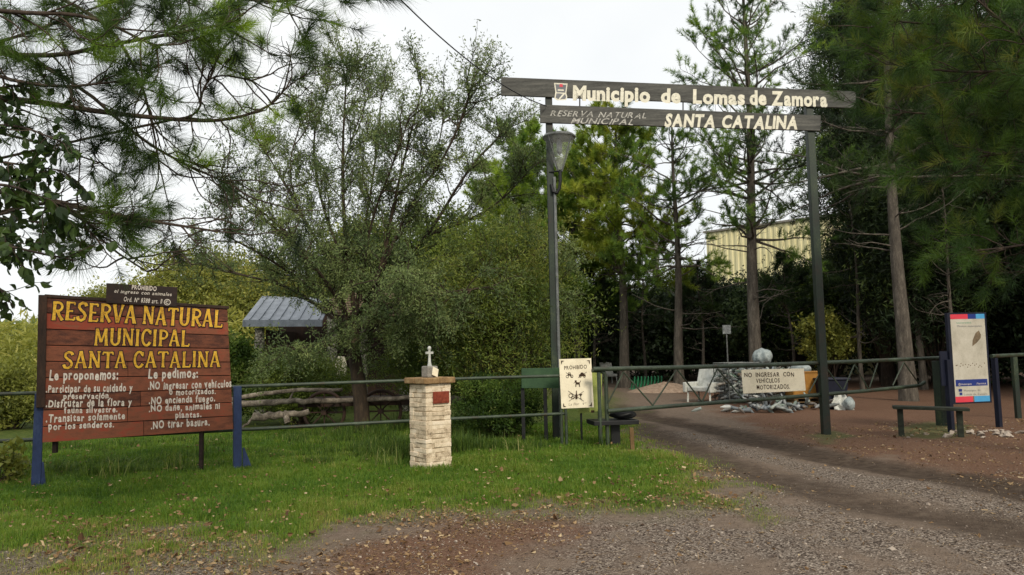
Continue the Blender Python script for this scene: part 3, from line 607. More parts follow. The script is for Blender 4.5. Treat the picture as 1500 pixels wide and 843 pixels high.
# ------------------------------------------------------------------ barrier gate
gate = thing('barrier_gate', 'green tube barrier gate with zigzag braces across the dirt road', 'gate', gp)
def gq(px, py): 
    d = ray(px, py); k = d[0] / d[1]; t = (k * gp[1] - gp[0]) / (fd[0] - fd[1] * k); Y = gp[1] + fd[1] * t; return CP + d * (Y / d[1])
top = [gq(868, 541), gq(1000, 538.5), gq(1130, 534.5), gq(1260, 529.5), gq(1388, 524)]
mb = MB(); mb.tube([q + fn * .03 for q in top], .036, 12); mb.build('top_rail', M_['green_pipe'], gate, smooth=True)
lb = [gq(889, 602.5), gq(1000, 593.5), gq(1130, 584), gq(1260, 573.5), gq(1345, 565), gq(1353, 560)]
mb = MB(); mb.tube([q + fn * .03 for q in lb], .034, 12); mb.build('bottom_rail', M_['green_pipe'], gate, smooth=True)
fr = [gq(868, 543) - fn * .02, gq(880, 543.5) - fn * .02, gq(886, 547) - fn * .02, gq(888, 553) - fn * .02]
g0 = gq(888, 600) ; fr += [np.array([fr[-1][0], fr[-1][1], .6]), np.array([fr[-1][0], fr[-1][1], -.25])]
mb = MB(); mb.tube(fr, .034, 12); mb.build('hinge_post', M_['green_pipe'], gate, smooth=True)
q = fl(878); mb = MB(); mb.tube([q + [0, 0, -.3], q + [0, 0, 1.22]], .032, 12); mb.build('support_post', M_['green_pipe'], gate, smooth=True)
zig = [(890, 590, 912, 545), (911, 544, 955, 594), (955, 594, 989, 543), (991, 542, 1027, 589), (1027, 589, 1049, 541), (1050, 541, 1086, 584), (1183, 576, 1205, 536), (1206, 536, 1232, 571), (1234, 571, 1250, 534), (1250, 534, 1270, 570), (1272, 568, 1284, 532), (1306, 565, 1322, 531), (1322, 531, 1344, 562)]
for x0, y0, x1, y1 in zig:
    mb = MB(); mb.tube([gq(x0, y0) + fn * .03, gq(x1, y1) + fn * .03], .013, 8); mb.build('brace', M_['green_pipe'], gate, smooth=True)
q = gq(1376, 560); ep = np.array([q[0], q[1], 0])
mb = MB(); mb.beam(ep + [0, 0, -.2], ep + [0, 0, 1.24], .17, .14, up=fd); mb.build('latch_post', M_['green_post'], gate, bevel=.01)
# gate notice
g1 = gq(1135, 560) + fn * .075; GP_ = Plane_(g1, fd, (0, 0, 1))
gn = thing('gate_notice', 'cream notice about motor vehicles hung on the barrier gate', 'notice', g1)
mb = MB(); mb.prism([GP_.loc(1089, 577), GP_.loc(1180.5, 572.5), GP_.loc(1177.5, 540), GP_.loc(1086, 542)], GP_.at((0, 0), -.01), GP_.X, GP_.Y, GP_.N, .01); mb.build('board', M_['cream_board'], gn, bevel=.002)
mb = MB()
for tx, a, b_ in (('NO INGRESAR CON', (1090.5, 552.7), (1163, 551.6)), ('VEHÍCULOS', (1107.5, 561.2), (1142, 560.6)), ('MOTORIZADOS.', (1108.5, 570.8), (1157, 569.4))):
    write(GP_, mb, tx, a, b_, 6.6, weight=.02, jit=.5, space=.7); mb.build('lettering_line', M_['ink'], gn); mb = MB()

# ------------------------------------------------------------------ entrance sign over the road
tl, tr = G(815, 646), G(1210, 637)
tl[2] = tr[2] = 0
ed = hz(tr - tl); en = np.array([ed[1], -ed[0], 0])
es = thing('entrance_sign', 'tall green post entrance sign with two overhead grey planks lettered in cream', 'entrance sign', (tl + tr) / 2)
EP = Plane_(tl + en * .06, ed, (0, 0, 1))
def post_between(b0, px, py, w_, name='post'):
    EPp = Plane_(b0, ed, (0, 0, 1)); q = EPp.at(EPp.loc(px, py)); mb = MB()
    mb.beam(b0 + [0, 0, -.3], q, w_, w_, up=ed); return mb.build(name, M_['green_post'], es, bevel=.008)
post_between(tl, 803, 118, .125); post_between(tr, 1183, 134, .135)
for nm, cs in (('upper_plank', [(734, 141), (1252, 160), (1252, 135.5), (734, 114.5)]), ('lower_plank', [(791, 181), (1200, 193), (1201, 170.5), (791, 154.5)])):
    q4 = [EP.loc(*c) for c in cs]; mb = MB(); mb.prism(q4, EP.at((0, 0), 0), EP.X, EP.Y, EP.N, .05)
    pk = mb.build(nm, M_['grey_wood'], es, bevel=.006)
    LP = Plane_(EP.at((0, 0), .05), ed, (0, 0, 1)); mb = MB()
    if nm == 'upper_plank':
        for i, (tx, a, b_) in enumerate([('Municipio', (839, 146.3), (952, 149.4)), ('de', (968, 149.8), (997, 150.6)), ('Lomas', (1015, 151), (1091, 153)), ('de', (1098, 153.2), (1123, 153.8)), ('Zamora', (1130, 154), (1212, 156))]):
            write(LP, mb, tx, a, b_, 21.5 if i == 0 else 20.5, weight=.045, jit=.25, gap=.05, seed=i); mb.build('lettering_word', M_['cream_paint'], pk); mb = MB()
        mb = MB(); S = lambda pts, o: LP.poly(mb, [LP.loc(*p) for p in pts], o)
        S([(812, 145), (816.5, 147.5), (829.5, 147), (831, 142.5), (829.5, 137), (831.5, 122.8), (811.5, 121.8), (813.5, 135)][::1], .0016); mb.cur = 1
        S([(815.3, 135.6), (828, 136.2), (829.8, 124.6), (813.4, 123.6)], .0021); S([(813.8, 143.4), (818, 145.8), (824.5, 137.6), (815.2, 137)], .0021); S([(820, 146), (828.4, 145.4), (829.2, 141.5), (827.6, 138)], .0021); mb.cur = 2
        S([(819.5, 127.5), (824.5, 127.8), (824, 123.6), (820, 123.2)], .0026); mb.cur = 0
        S([(817, 133.2), (826, 133.6), (826, 131.6), (817, 131.2)], .0026)
        mb.build('emblem', [M_['cream_paint'], M_['greyprint'], M_['red']], pk)
    else:
        write(LP, mb, 'SANTA CATALINA', (973, 185.2), (1168, 189), 18.5, weight=.045, slant=.18, jit=.5, gap=.05); mb.build('lettering', M_['cream_paint'], pk)
        mb = MB(); write(LP, mb, 'RESERVA NATURAL', (806, 170), (946, 174), 8.5, weight=.01, slant=.35, jit=.6); mb.build('faded_lettering', M_['faded_paint'], pk); mb = MB(); write(LP, mb, 'MUNICIPAL', (836, 181), (927, 183.4), 9, weight=.014, slant=.35, jit=.6)
        mb.build('faded_lettering', M_['faded_paint'], pk)
for px, y0, y1 in ((849, 143, 160), (1000, 150, 166)):
    a, b_ = EP.loc(px, y0), EP.loc(px, y1); mb = MB(); mb.tube([EP.at(a, .03), EP.at(b_, .03)], .012, 6); mb.build('hanger_rod', M_['black'], es)

# street lamp on the left post
lc = P(819, 205, tl[1] - .12)
lp = thing('street_lamp', 'flat hooded lamp with clear cone strapped to a tall entrance post', 'street lamp', lc)
s_ = 13.6 / FPX
mb = MB(); mb.lathe(lc + [0, 0, 0], [(.30, .03), (.305, .05), (.27, .085), (.18, .11), (.06, .12)], 28); mb.build('hood', M_['steel'], lp, smooth=True)
mb = MB(); mb.lathe(lc, [(.285, .028), (.16, -.28), (.055, -.56)], 24, cap=False)
mg, tg_, bg_ = new_mat('clear_cone_glass'); bg_.inputs['Base Color'].default_value = (.78, .8, .8, 1); bg_.inputs['Roughness'].default_value = .12
trn = tg_.nodes.new('ShaderNodeBsdfTransparent'); mxs = tg_.nodes.new('ShaderNodeMixShader'); mxs.inputs[0].default_value = .86
tg_.links.new(bg_.outputs[0], mxs.inputs[1]); tg_.links.new(trn.outputs[0], mxs.inputs[2]); tg_.links.new(mxs.outputs[0], tg_.nodes['Material Output'].inputs['Surface'])
mb.build('lens_cone', mg, lp, smooth=True)
mb = MB(); mb.lathe(lc, [(.04, .02), (.05, -.08), (.05, -.22), (.02, -.27)], 12); mb.build('bulb', M_['clear_plastic'], lp, smooth=True)
for k in range(4):
    a = math.radians(45 + 90 * k); u = np.array([math.cos(a), math.sin(a), 0])
    mb = MB(); mb.tube([lc + u * .295 + [0, 0, .03], lc + u * .17 + [0, 0, -.27], lc + u * .05 + [0, 0, -.58]], .012, 6); mb.build('cage_arm', M_['steel'], lp, smooth=True)
mb = MB(); k = lc + [0, 0, -.56]; mb.tube([k, k + [.0, 0, -.2], k + [-.02, 0, -.34], k + [-.07, 0, -.42], k + [-.13, 0, -.4], k + [-.16, .05, -.25]], .03, 10); mb.tube([k + [.0, 0, -.02], k + [-.19, .06, -.02]], .014, 8)
mb.build('bracket', M_['black'], lp, smooth=True)
# conduit beside the post
q = G(820, 646); cd = MB(); e1 = EP.at(EP.loc(812, 260), .02); cd.tube([[q[0] + .02, q[1] - .06, -.2], e1], .028, 8)
cdo = cd.build('conduit_pipe', M_['steel'], es, smooth=True)

# overhead cable
k0 = EP.at(EP.loc(800, 158), .09); k1 = P(583, -4, 9.0) + np.array([0, 0, .0]); k2 = k1 + (k1 - k0) * 1.2 + np.array([0, 0, 1.2])
kp = []
for u in np.linspace(0, 1, 26):
    q = k0 + (k1 - k0) * u; q = q + np.array([0, 0, -.38 * 4 * u * (1 - u) * .5]); kp.append(q)
kp += [k1 + (k2 - k1) * u for u in (.3, .6, 1)]
mb = MB(); mb.tube(kp, .009, 6); tag(mb.build('overhead_cable', M_['cable'], None, smooth=True, origin=k0), 'thin black cable sloping down to the entrance sign', 'cable')

# ------------------------------------------------------------------ information totem and right-hand fence
t0, t1 = G(1394, 635), G(1464, 628)
to = thing('information_totem', 'tall narrow information panel between dark blue posts', 'information sign', (t0 + t1) / 2)
td = hz(np.array([t1[0] - t0[0], t1[1] - t0[1], 0])); TP = Plane_(t0 + np.array([0, 0, 0]), td, (0, 0, 1)); TP.O = TP.O + TP.N * .03
q4 = [TP.loc(1400, 590), TP.loc(1450, 588), TP.loc(1441.5, 460), TP.loc(1391.5, 461)]
mb = MB()
cx4 = sum(q4) / 4
mb.prism([c + (c - cx4) * [.14, .035] for c in q4], TP.at((0, 0), -.06), TP.X, TP.Y, TP.N, .055); mb.build('frame', M_['navy_plastic'], to, bevel=.004)
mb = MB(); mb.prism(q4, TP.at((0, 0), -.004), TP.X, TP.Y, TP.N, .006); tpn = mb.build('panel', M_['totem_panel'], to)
def tq(u, v): return q4[3] + (q4[2] - q4[3]) * u + (q4[0] - q4[3]) * v + ((q4[1] - q4[0]) - (q4[2] - q4[3])) * u * v
PM = [M_['red'], M_['blue'], M_['skyblue'], M_['tear']]
def tb(u0, u1, v0, v1, c, o=.004, nm='print_strip'): mb = MB(); TP.poly(mb, [tq(u0, v1), tq(u1, v1), tq(u1, v0), tq(u0, v0)], o); mb.build(nm, PM[c], tpn)
tb(0, .5, .0, .055, 0); tb(.5, .74, 0, .055, 1); tb(.74, 1, 0, .055, 2); tb(.03, .96, .745, .82, 1); tb(0, .5, .935, 1, 0); tb(.5, .54, .935, 1, 3); tb(.54, 1, .935, 1, 2)
mb = MB(); TP.poly(mb, [tq(.58, .37), tq(.72, .33), tq(.84, .28), tq(.86, .24), tq(.80, .19), tq(.7, .22), tq(.6, .3)], .0045); mb.build('torn_patch', PM[3], tpn); mb = MB()
for i in range(16): 
    u = .05 + .055 * i + random.Random(i).uniform(-.02, .02); v = .575 + random.Random(i + 40).uniform(-.02, .03); TP.poly(mb, [tq(u, v + .012), tq(u + .025, v + .012), tq(u + .025, v), tq(u, v)], .004)
mb.build('worn_specks', PM[3], tpn); tb(.1, .2, .85, .88, 1, nm='logo_mark'); tb(.12, .2, .89, .92, 1, nm='logo_mark')
mb = MB(); write(TP, mb, 'Universidad', (1401, 474.5), (1422, 474), 2.6, off=.004); mb.build('green_lettering', M_['greenprint'], tpn)
mb = MB(); write(TP, mb, 'Museos municipales', (1402, 479.5), (1437.5, 479), 3, off=.004); mb.build('grey_lettering', M_['greyprint'], tpn); mb = MB(); write(TP, mb, 'Municipio de', (1412, 574), (1436, 573), 3, off=.004); write(TP, mb, 'Lomas de Zamora', (1412, 579.5), (1446, 578.5), 3, off=.004); mb.build('grey_lettering', M_['greyprint'], tpn)
mb = MB(); write(TP, mb, '@municipio', (1403.5, 564.5), (1423, 564), 3, off=.0052); mb.build('white_lettering', M_['white_paint'], tpn); mb = MB(); write(TP, mb, '/lomas', (1430, 563.5), (1444, 563), 3, off=.0052); mb.build('white_lettering', M_['white_paint'], tpn)
for g, px in ((t0, 1394), (t1, 1464)):
    mb = MB(); mb.beam([g[0], g[1], -.3], [g[0], g[1], 1.28], .085, .085, up=td); mb.build('post', M_['navy_plastic'], to, bevel=.005)
mb = MB(); mb.obox(TP.at(TP.loc(1387, 540), -.05), TP.X * .10, TP.Y * .3, TP.N * .01); mb.build('side_plate', M_['navy_plastic'], to)
rf = thing('rail_fence', 'low dark rail fence running on beside the information panel', 'fence', t1)
mb = MB(); q = TP.at(TP.loc(1452, 522), 0); mb.tube([q, q + td * 3.2 + [0, .2, .02]], .035, 10); mb.build('rail', M_['green_pipe'], rf, smooth=True)
q2 = G(1492, 614); mb = MB(); mb.beam([q2[0], q2[1], -.2], [q2[0], q2[1], 1.3], .09, .09); mb.build('fence_post', M_['green_post'], rf)
q2 = q2 + td * 2.4; mb = MB(); mb.beam([q2[0], q2[1], -.2], [q2[0], q2[1], 1.3], .09, .09); mb.build('fence_post', M_['green_post'], rf)

# low bench beside the latch post
b0, b1 = G(1316, 640), G(1420, 642); bh = .56
be = thing('low_bench', 'low dark plank bench beneath the information panel and gate end', 'bench', (b0 + b1) / 2)
bd = hz(b1 - b0); 
mb = MB(); mb.beam(np.array([*(b0 - bd * .06)[:2], .50]) , np.array([*(b1 + bd * .02)[:2], .47]), .3, .05); mb.build('seat_plank', M_['bench'], be, bevel=.008)
for q in (b0 + bd * .05, b1 - bd * .12):
    mb = MB(); mb.beam([q[0], q[1], -.15], [q[0], q[1], .47], .09, .09, up=bd); mb.build('leg', M_['bench'], be, bevel=.006)
# ------------------------------------------------------------------ things in the yard behind the gate
def chair(loc, rz, wd, label, arms=True):
    t = thing('armchair' if arms else 'plastic_chair', label, 'armchair' if arms else 'chair', loc)
    c, s = math.cos(rz), math.sin(rz); X = np.array([c, s, 0]); Y = np.array([-s, c, 0]); Z = np.array([0, 0, 1.0]); o = np.array(loc, float); h = wd / 2
    mb = MB(); mb.obox(o + Z * .40, X * (h * .78), Y * .30, Z * .07); mb.build('seat', M_['white_plastic'], t, bevel=.03)
    mb = MB(); mb.obox(o + Z * .72 + Y * .30, X * (h * .86), Y * .05 + Z * .012, Z * .30 + Y * .09); mb.build('backrest', M_['white_plastic'], t, bevel=.03)
    for k in (-1, 1):
        if arms:
            mb = MB(); mb.obox(o + X * k * (h - .05) + Z * .45 - Y * .02, X * .06, Y * .33, Z * .15); mb.build('armrest', M_['white_plastic'], t, bevel=.03)
        for j in (-1, 1):
            mb = MB(); mb.beam(o + X * k * (h - .09) + Y * j * .26 + Z * -.03, o + X * k * (h - .11) + Y * j * .24 + Z * .36, .05, .05); mb.build('leg', M_['white_plastic'], t)
    return t
g = G(1032, 590); chair((g[0], g[1], 0), math.radians(-52), 1.0, 'white padded armchair dumped in front of the tall pines')
g = G(893, 562); chair((g[0], g[1], 0), math.radians(20), .75, 'small white chair standing beside the curved pine trunk', arms=False)

def cage(cx, cy, rz, sx, sy, sz, label):
    t = thing('wire_cage', label, 'wire cage', (cx, cy, 0), 'wire cages of bottles')
    c, s = math.cos(rz), math.sin(rz); X = np.array([c, s, 0]); Y = np.array([-s, c, 0]); o = np.array([cx, cy, 0.0])
    cor = lambda a, b_, z: o + X * a * sx / 2 + Y * b_ * sy / 2 + np.array([0, 0, z])
    mb = MB()
    for a, b_ in ((-1, -1), (1, -1), (1, 1), (-1, 1)): mb.tube([cor(a, b_, 0), cor(a, b_, sz)], .018, 6)
    for z in (.06, sz):
        for p, q in (((-1, -1), (1, -1)), ((1, -1), (1, 1)), ((1, 1), (-1, 1)), ((-1, 1), (-1, -1))): mb.tube([cor(*p, z), cor(*q, z)], .016, 6)
    mb.build('frame', M_['steel'], t)
    mb = MB()
    for i in range(1, int(sx / .11)): 
        u = -1 + 2 * i / int(sx / .11)
        for b_ in (-1, 1): mb.tube([cor(u, b_, .06), cor(u, b_, sz)], .005, 4, cap=False)
    for i in range(1, int(sy / .11)):
        u = -1 + 2 * i / int(sy / .11)
        for a in (-1, 1): mb.tube([cor(a, u, .06), cor(a, u, sz)], .005, 4, cap=False)
    for i in range(1, int(sz / .13)):
        z = .06 + (sz - .06) * i / int(sz / .13)
        for p, q in (((-1, -1), (1, -1)), ((1, -1), (1, 1)), ((1, 1), (-1, 1)), ((-1, 1), (-1, -1))): mb.tube([cor(*p, z), cor(*q, z)], .005, 4, cap=False)
    mb.build('wire_mesh', M_['steel'], t); return o, X, Y
BOT = []
def bottle_tpl(n=7):
    prof = [(.0, 0), (.043, .0), (.045, .06), (.041, .12), (.045, .18), (.02, .25), (.014, .29), (0, .29)]
    V = [(r * math.cos(2 * math.pi * k / n), r * math.sin(2 * math.pi * k / n), z) for r, z in prof for k in range(n)]
    Fs = [(i * n + k, i * n + (k + 1) % n, (i + 1) * n + (k + 1) % n, (i + 1) * n + k) for i in range(len(prof) - 1) for k in range(n)]
    return np.array(V), np.array(Fs)
def stamp(tpls, pos, dr, sc, tint, r, spin=None):
    """places small templates (verts, faces) at points with a direction; one array out"""
    pos = np.asarray(pos, float).reshape(-1, 3); dr = np.asarray(dr, float).reshape(-1, 3); n = len(pos)
    dr = dr / (np.linalg.norm(dr, axis=1, keepdims=True) + 1e-9); sc = np.broadcast_to(np.asarray(sc, float), (n,)); tint = np.broadcast_to(np.asarray(tint, float), (n,))
    a = np.cross(dr, np.where(np.abs(dr[:, 2:3]) < .9, [[0, 0, 1.0]], [[1.0, 0, 0]])); a /= np.linalg.norm(a, axis=1, keepdims=True); b_ = np.cross(dr, a)
    th_ = r.random(n) * 2 * math.pi if spin is None else spin; c, s = np.cos(th_)[:, None], np.sin(th_)[:, None]; A = a * c + b_ * s; B = b_ * c - a * s
    which = r.integers(0, len(tpls), n); VV, FF, TT = [], [], []; off = 0
    for k, (tv, tf) in enumerate(tpls):
        m = which == k
        if not m.any(): continue
        v = pos[m][:, None] + sc[m][:, None, None] * (tv[None, :, 0:1] * A[m][:, None] + tv[None, :, 1:2] * B[m][:, None] + tv[None, :, 2:3] * dr[m][:, None])
        cnt = m.sum(); nv = len(tv); VV.append(v.reshape(-1, 3)); FF.append((tf[None] + (np.arange(cnt) * nv)[:, None, None]).reshape(-1, tf.shape[1]) + off)
        TT.append(np.repeat(tint[m], nv)); off += cnt * nv
    return np.concatenate(VV), np.concatenate(FF), np.concatenate(TT)
r1 = np.random.default_rng(5)
g = G(1088, 592); cA = cage(g[0] , g[1] + .5, math.radians(12), .95, .9, 1.15, 'tall wire cage packed with bottles beside the white armchair')
g = G(1148, 598); cB = cage(g[0] , g[1] + .5, math.radians(6), 1.15, .9, 1.1, 'wide wire cage packed with bottles behind the cream gate notice')
pos = []
for (o, X, Y), sx1, sz1, n in ((cA, .85, 1.0, 330), (cB, 1.05, .98, 420)):
    q = r1.random((n, 3)); pos.append(o + X * (q[:, :1] - .5) * sx1 + Y * (q[:, 1:2] - .5) * .75 + np.array([0, 0, 1.0]) * (.08 + q[:, 2:] ** 1.2 * sz1 * .86))
g1_ = G(1140, 604); q = r1.normal(size=(80, 3)); pos.append(np.array([g1_[0], g1_[1], .07]) + q * [.55, .2, 0] + np.array([0, 0, 1]) * np.abs(q[:, 2:]) * .07)
pos = np.concatenate(pos); V, F_, T = stamp([bottle_tpl()], pos, r1.normal(size=(len(pos), 3)) * [1, 1, .5], r1.uniform(.75, 1.1, len(pos)), r1.random(len(pos)), r1)
tag(np_mesh('plastic_bottles', V, F_, M_['bottle_mix'], tint=T, smooth=True), 'jumbled clear plastic bottles filling the cages and spilling out below', kind='stuff')
def bag(c, r, label, seed, sq=(1, 1, .85)):
    rs = np.random.default_rng(seed); bm = bmesh.new(); bmesh.ops.create_icosphere(bm, subdivisions=4, radius=1)
    ph = rs.normal(size=(7, 3)) * 3
    for v in bm.verts:
        n = np.array(v.co); d = 1 + sum(math.sin(n @ p + i) * .03 for i, p in enumerate(ph)); d += .02 * math.sin(14 * n[0] + 6 * n[2]) * math.sin(12 * n[1]) + .22 * max(0, n[2] - .8); v.co = Vector(n * d * r * np.array(sq))
    for f in bm.faces: f.smooth = True
    me = bpy.data.meshes.new('plastic_bag'); bm.to_mesh(me); bm.free(); me.update()
    o = _link('plastic_bag', me, M_['bag'], None); o.location = tuple(float(x) for x in c); return tag(o, label, 'bag')
q = P(1117, 530, cA[0][1] + .1); bag((q[0], q[1], 1.10 + .2), .28, 'knotted whitish plastic bag on top of the wire cages', 3)
q = G(1187, 600); mb = MB(); o = np.array([q[0], q[1] + .5, 0])
for z in (.03, .13, .23):
    for k in (-.3, 0, .3): mb.box(o + [k, 0, z - .0], (.09, .8, .05)) 
    for k in np.linspace(-.35, .35, 6): mb.box(o + [0, k, z + .045], (.8, .1, .022))
tag(mb.build('pallet_stack', M_['stake'], None, origin=o), 'low stack of wooden pallets under the orange crate', 'pallets')
ob = thing('orange_crate', 'orange plastic crate behind the end of the cream gate notice', 'crate', o + [0, 0, .29])
mb = MB(); S = .32
for k in (-1, 1):
    mb.box(o + [k * S, 0, .60], (.03, .6, .62)); mb.box(o + [0, k * .3, .60], (.64, .03, .62))
mb.box(o + [0, 0, .30], (.6, .56, .02)); mb.build('body', M_['orange_plastic'], ob)
mb = MB()
for k in (-1, 1): mb.box(o + [k * S, 0, .925], (.06, .68, .04)); mb.box(o + [0, k * .31, .925], (.7, .06, .037))
mb.build('rim', M_['orange_plastic'], ob, bevel=.006)
bag(o + [0, 0, .98], .26, 'crumpled white plastic bag stuffed in the orange crate', 8, (1, .9, .6))
q = G(1232, 601); o = np.array([q[0] - .05, q[1] + .45, 0])
bb = thing('blue_bin', 'dark navy bin with a white rag on its front behind the gate', 'bin', o)
mb = MB(); V = [o + np.array([a * w_, b_ * w_, z]) for z, w_ in ((0, .26), (.72, .33)) for a, b_ in ((-1, -1), (1, -1), (1, 1), (-1, 1))]
mb.add(V, [(3, 2, 1, 0), (0, 1, 5, 4), (1, 2, 6, 5), (2, 3, 7, 6), (3, 0, 4, 7), (4, 5, 6, 7)]); mb.build('body', M_['navy_plastic'], bb, bevel=.02)
mb = MB(); mb.obox(o + [0, 0, .75], (.37, 0, 0), (0, .37, 0), (.0, .0, .025)); mb.build('lid', M_['navy_plastic'], bb, bevel=.01)
def cloth(c, a, h, label, seed):
    rs = np.random.default_rng(seed); n = 14; V = []; 
    for i in range(n + 1):
        for j in range(n + 1):
            u, v = i / n - .5, j / n; V.append(c + np.array([a * u * (1.15 - v * .5) + .04 * math.sin(9 * v + seed), -.16 * (1 - v) ** 1.5 - .035 * math.sin(14 * u + 5 * v) - .03 * math.sin(23 * u + seed), h * v + .02 * math.sin(11 * u)]))
    Fs = [(i * (n + 1) + j, (i + 1) * (n + 1) + j, (i + 1) * (n + 1) + j + 1, i * (n + 1) + j + 1) for i in range(n) for j in range(n)]
    o = np_mesh('white_rag', V, Fs, M_['white_plastic'], smooth=True); so_ = o.modifiers.new('thick', 'SOLIDIFY'); so_.thickness = .012; return tag(o, label, 'rag')
cloth(o + [.06, -.36, .0], .42, .42, 'white rag hanging down the front of the navy bin', 1)
q = G(1252, 602); bag((q[0] - .05, q[1] + .15, .15), .17, 'white plastic sack slumped on the ground beside the navy bin', 12, (.75, .7, .95))
q = G(1066, 575); pz_ = P(1064, 483, 26.5); o = np.array([pz_[0], 26.5, 0])
ws = thing('small_white_sign', 'small square white sign on a thin post among the pines', 'sign', o)
mb = MB(); mb.tube([o + [0, 0, -.2], o + [0, 0, pz_[2] + .1]], .025, 8); mb.build('post', M_['steel'], ws)
mb = MB(); mb.obox(o + [0, -.04, pz_[2]], (.14, 0, 0), (0, .008, 0), (0, 0, .15)); sb2 = mb.build('sign_plate', M_['clear_plastic'], ws)
mb = MB()
for k in range(3): mb.obox(o + [0, -.05, pz_[2] + .07 - k * .06], (.09 - .02 * (k % 2), 0, 0), (0, .001, 0), (0, 0, .012))
mb.build('marks', M_['greyprint'], sb2)
# low table with a bag by the gate hinge
q = G(900, 654); tb_ = thing('low_table', 'low dark table standing just behind the gate hinge post', 'table', (q[0], q[1], 0))
mb = MB(); mb.obox([q[0] - .02, q[1], .40], (.37, .05, 0), (-.04, .25, 0), (0, 0, .035)); mb.build('tabletop', M_['black'], tb_, bevel=.006)
mb = MB(); mb.beam([q[0] + .02, q[1], -.15], [q[0] + .02, q[1], .366], .15, .12); mb.build('leg', M_['black'], tb_, bevel=.006)
bk = bag((q[0] + .16, q[1], .515), .14, 'dark floppy bag lying on the low table by the gate', 21, (1.6, .9, .55)); bk.data.materials.clear(); bk.data.materials.append(M_['black'])
q = G(927, 661); mb = MB(); mb.beam([q[0], q[1], -.2], [q[0] - .01, q[1], .36], .06, .06); tag(mb.build('wooden_stake', M_['stake'], None, bevel=.005, origin=(q[0], q[1], 0)), 'short brown wooden stake at the edge of the grass by the gate', 'stake')
# green hoop rack
q = G(946, 571); rk = thing('bicycle_rack', 'green hooped bicycle rack seen through the barrier gate', 'bicycle rack', (q[0], q[1], 0))
for k in range(9):
    x0 = q[0] - .55 + k * .135; mb = MB(); A_ = _arc(0, 0, .28, .5, 0, 180, 12)
    mb.tube([(x0 + .12 * s / .5, q[1] + c, s + .02) for c, s in A_], .025, 8); mb.build('hoop', M_['green_plastic'], rk, smooth=True)
for k in (-1, 1):
    mb = MB(); mb.tube([(q[0] - .62, q[1] + k * .28, .03), (q[0] + .62, q[1] + k * .28, .03)], .025, 8); mb.build('base_rail', M_['green_plastic'], rk)
# heap of pale dirt
q = G(975, 574); n = 26; V = []; Fs = []
for i in range(n):
    for j in range(n):
        x, y = (i / (n - 1) - .5) * 3.2, (j / (n - 1) - .5) * 2.2; d = max(0, 1 - math.hypot(x / 1.6, y / 1.1)); V.append((q[0] + x, q[1] + y, -.06 + .42 * d ** .8 * (.75 + .5 * fbm(x, y, 1.6, 77))))
Fs = [(i * n + j, (i + 1) * n + j, (i + 1) * n + j + 1, i * n + j + 1) for i in range(n - 1) for j in range(n - 1)]
tag(np_mesh('dirt_heap', V, Fs, mat('pale_dirt', [lin(112, 92, 76), lin(150, 130, 112), lin(180, 160, 142)], scale=8, rough=.95, bump=.5), smooth=True), 'low heap of pale dirt beside the pine trunk', 'dirt heap')

# cart with long poles, logs
q = G(520, 636); cd_ = 17.0; ct = P(520, 600, cd_)
cart = thing('wooden_cart', 'old dark two wheeled cart under the small leaved tree', 'cart', (ct[0], cd_, 0))
mb = MB(); x0, x1 = P(452, 600, cd_)[0], P(612, 600, cd_)[0]
for k in range(6): mb.box([(x0 + x1) / 2, cd_ - .5 + k * .2, .66], (x1 - x0, .18, .05))
mb.box([(x0 + x1) / 2, cd_ - .62, .60], (x1 - x0 + .1, .05, .14)); mb.box([(x0 + x1) / 2, cd_ + .62, .60], (x1 - x0 + .1, .05, .14)); mb.build('bed', M_['dark_wood'], cart)
for px in (487, 566):
    wx = P(px, 600, cd_)[0]
    for yy in (cd_ - .72,):
        mb = MB(); A_ = _arc(0, 0, .42, .42, 0, 360, 26); mb.tube([(wx + c, yy, .42 + s) for c, s in A_], .035, 8, cap=False); wh = mb.build('wheel_rim', M_['dark_wood'], cart, smooth=True)
        mb = MB()
        for k in range(8):
            a = math.pi / 4 * k; mb.tube([(wx, yy, .42), (wx + .41 * math.cos(a), yy, .42 + .41 * math.sin(a))], .016, 6)
        mb.lathe((wx, yy - .06, .42), [(.001, 0), (.001, 0)], 4); mb.beam([wx, yy - .08, .42], [wx, yy + .08, .42], .1, .1); mb.build('spokes', M_['dark_wood'], cart)
lg = 'pale logs by the cart'
def log(a, b_, r, label, bend=.04, seed=0, branch=False):
    a, b_ = np.asarray(a, float), np.asarray(b_, float); rs = np.random.default_rng(seed); n = 12
    pts = [a + (b_ - a) * u + np.array([0, 0, bend * math.sin(math.pi * u)]) + rs.normal(size=3) * .012 for u in np.linspace(0, 1, n)]
    mb = MB(); mb.tube(pts, np.linspace(r, r * .7, n) * (1 + rs.normal(size=n) * .06), 10)
    if branch: mb.tube([pts[7], pts[7] + np.array([.1, -.02, .2])], [.03, .015], 6)
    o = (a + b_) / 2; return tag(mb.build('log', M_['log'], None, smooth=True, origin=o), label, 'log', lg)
DL = 16.2
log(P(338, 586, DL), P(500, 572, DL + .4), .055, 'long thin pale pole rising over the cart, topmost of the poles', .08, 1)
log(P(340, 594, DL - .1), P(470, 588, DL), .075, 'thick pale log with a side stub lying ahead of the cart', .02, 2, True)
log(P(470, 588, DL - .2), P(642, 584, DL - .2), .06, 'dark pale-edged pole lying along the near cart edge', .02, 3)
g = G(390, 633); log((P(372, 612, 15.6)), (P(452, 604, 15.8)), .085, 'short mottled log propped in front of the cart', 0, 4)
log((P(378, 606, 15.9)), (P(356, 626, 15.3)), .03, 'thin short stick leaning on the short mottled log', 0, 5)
log((P(420, 618, 15.5)), (P(418, 604, 15.75)), .06, 'stubby upright log end holding the short mottled log', 0, 6)
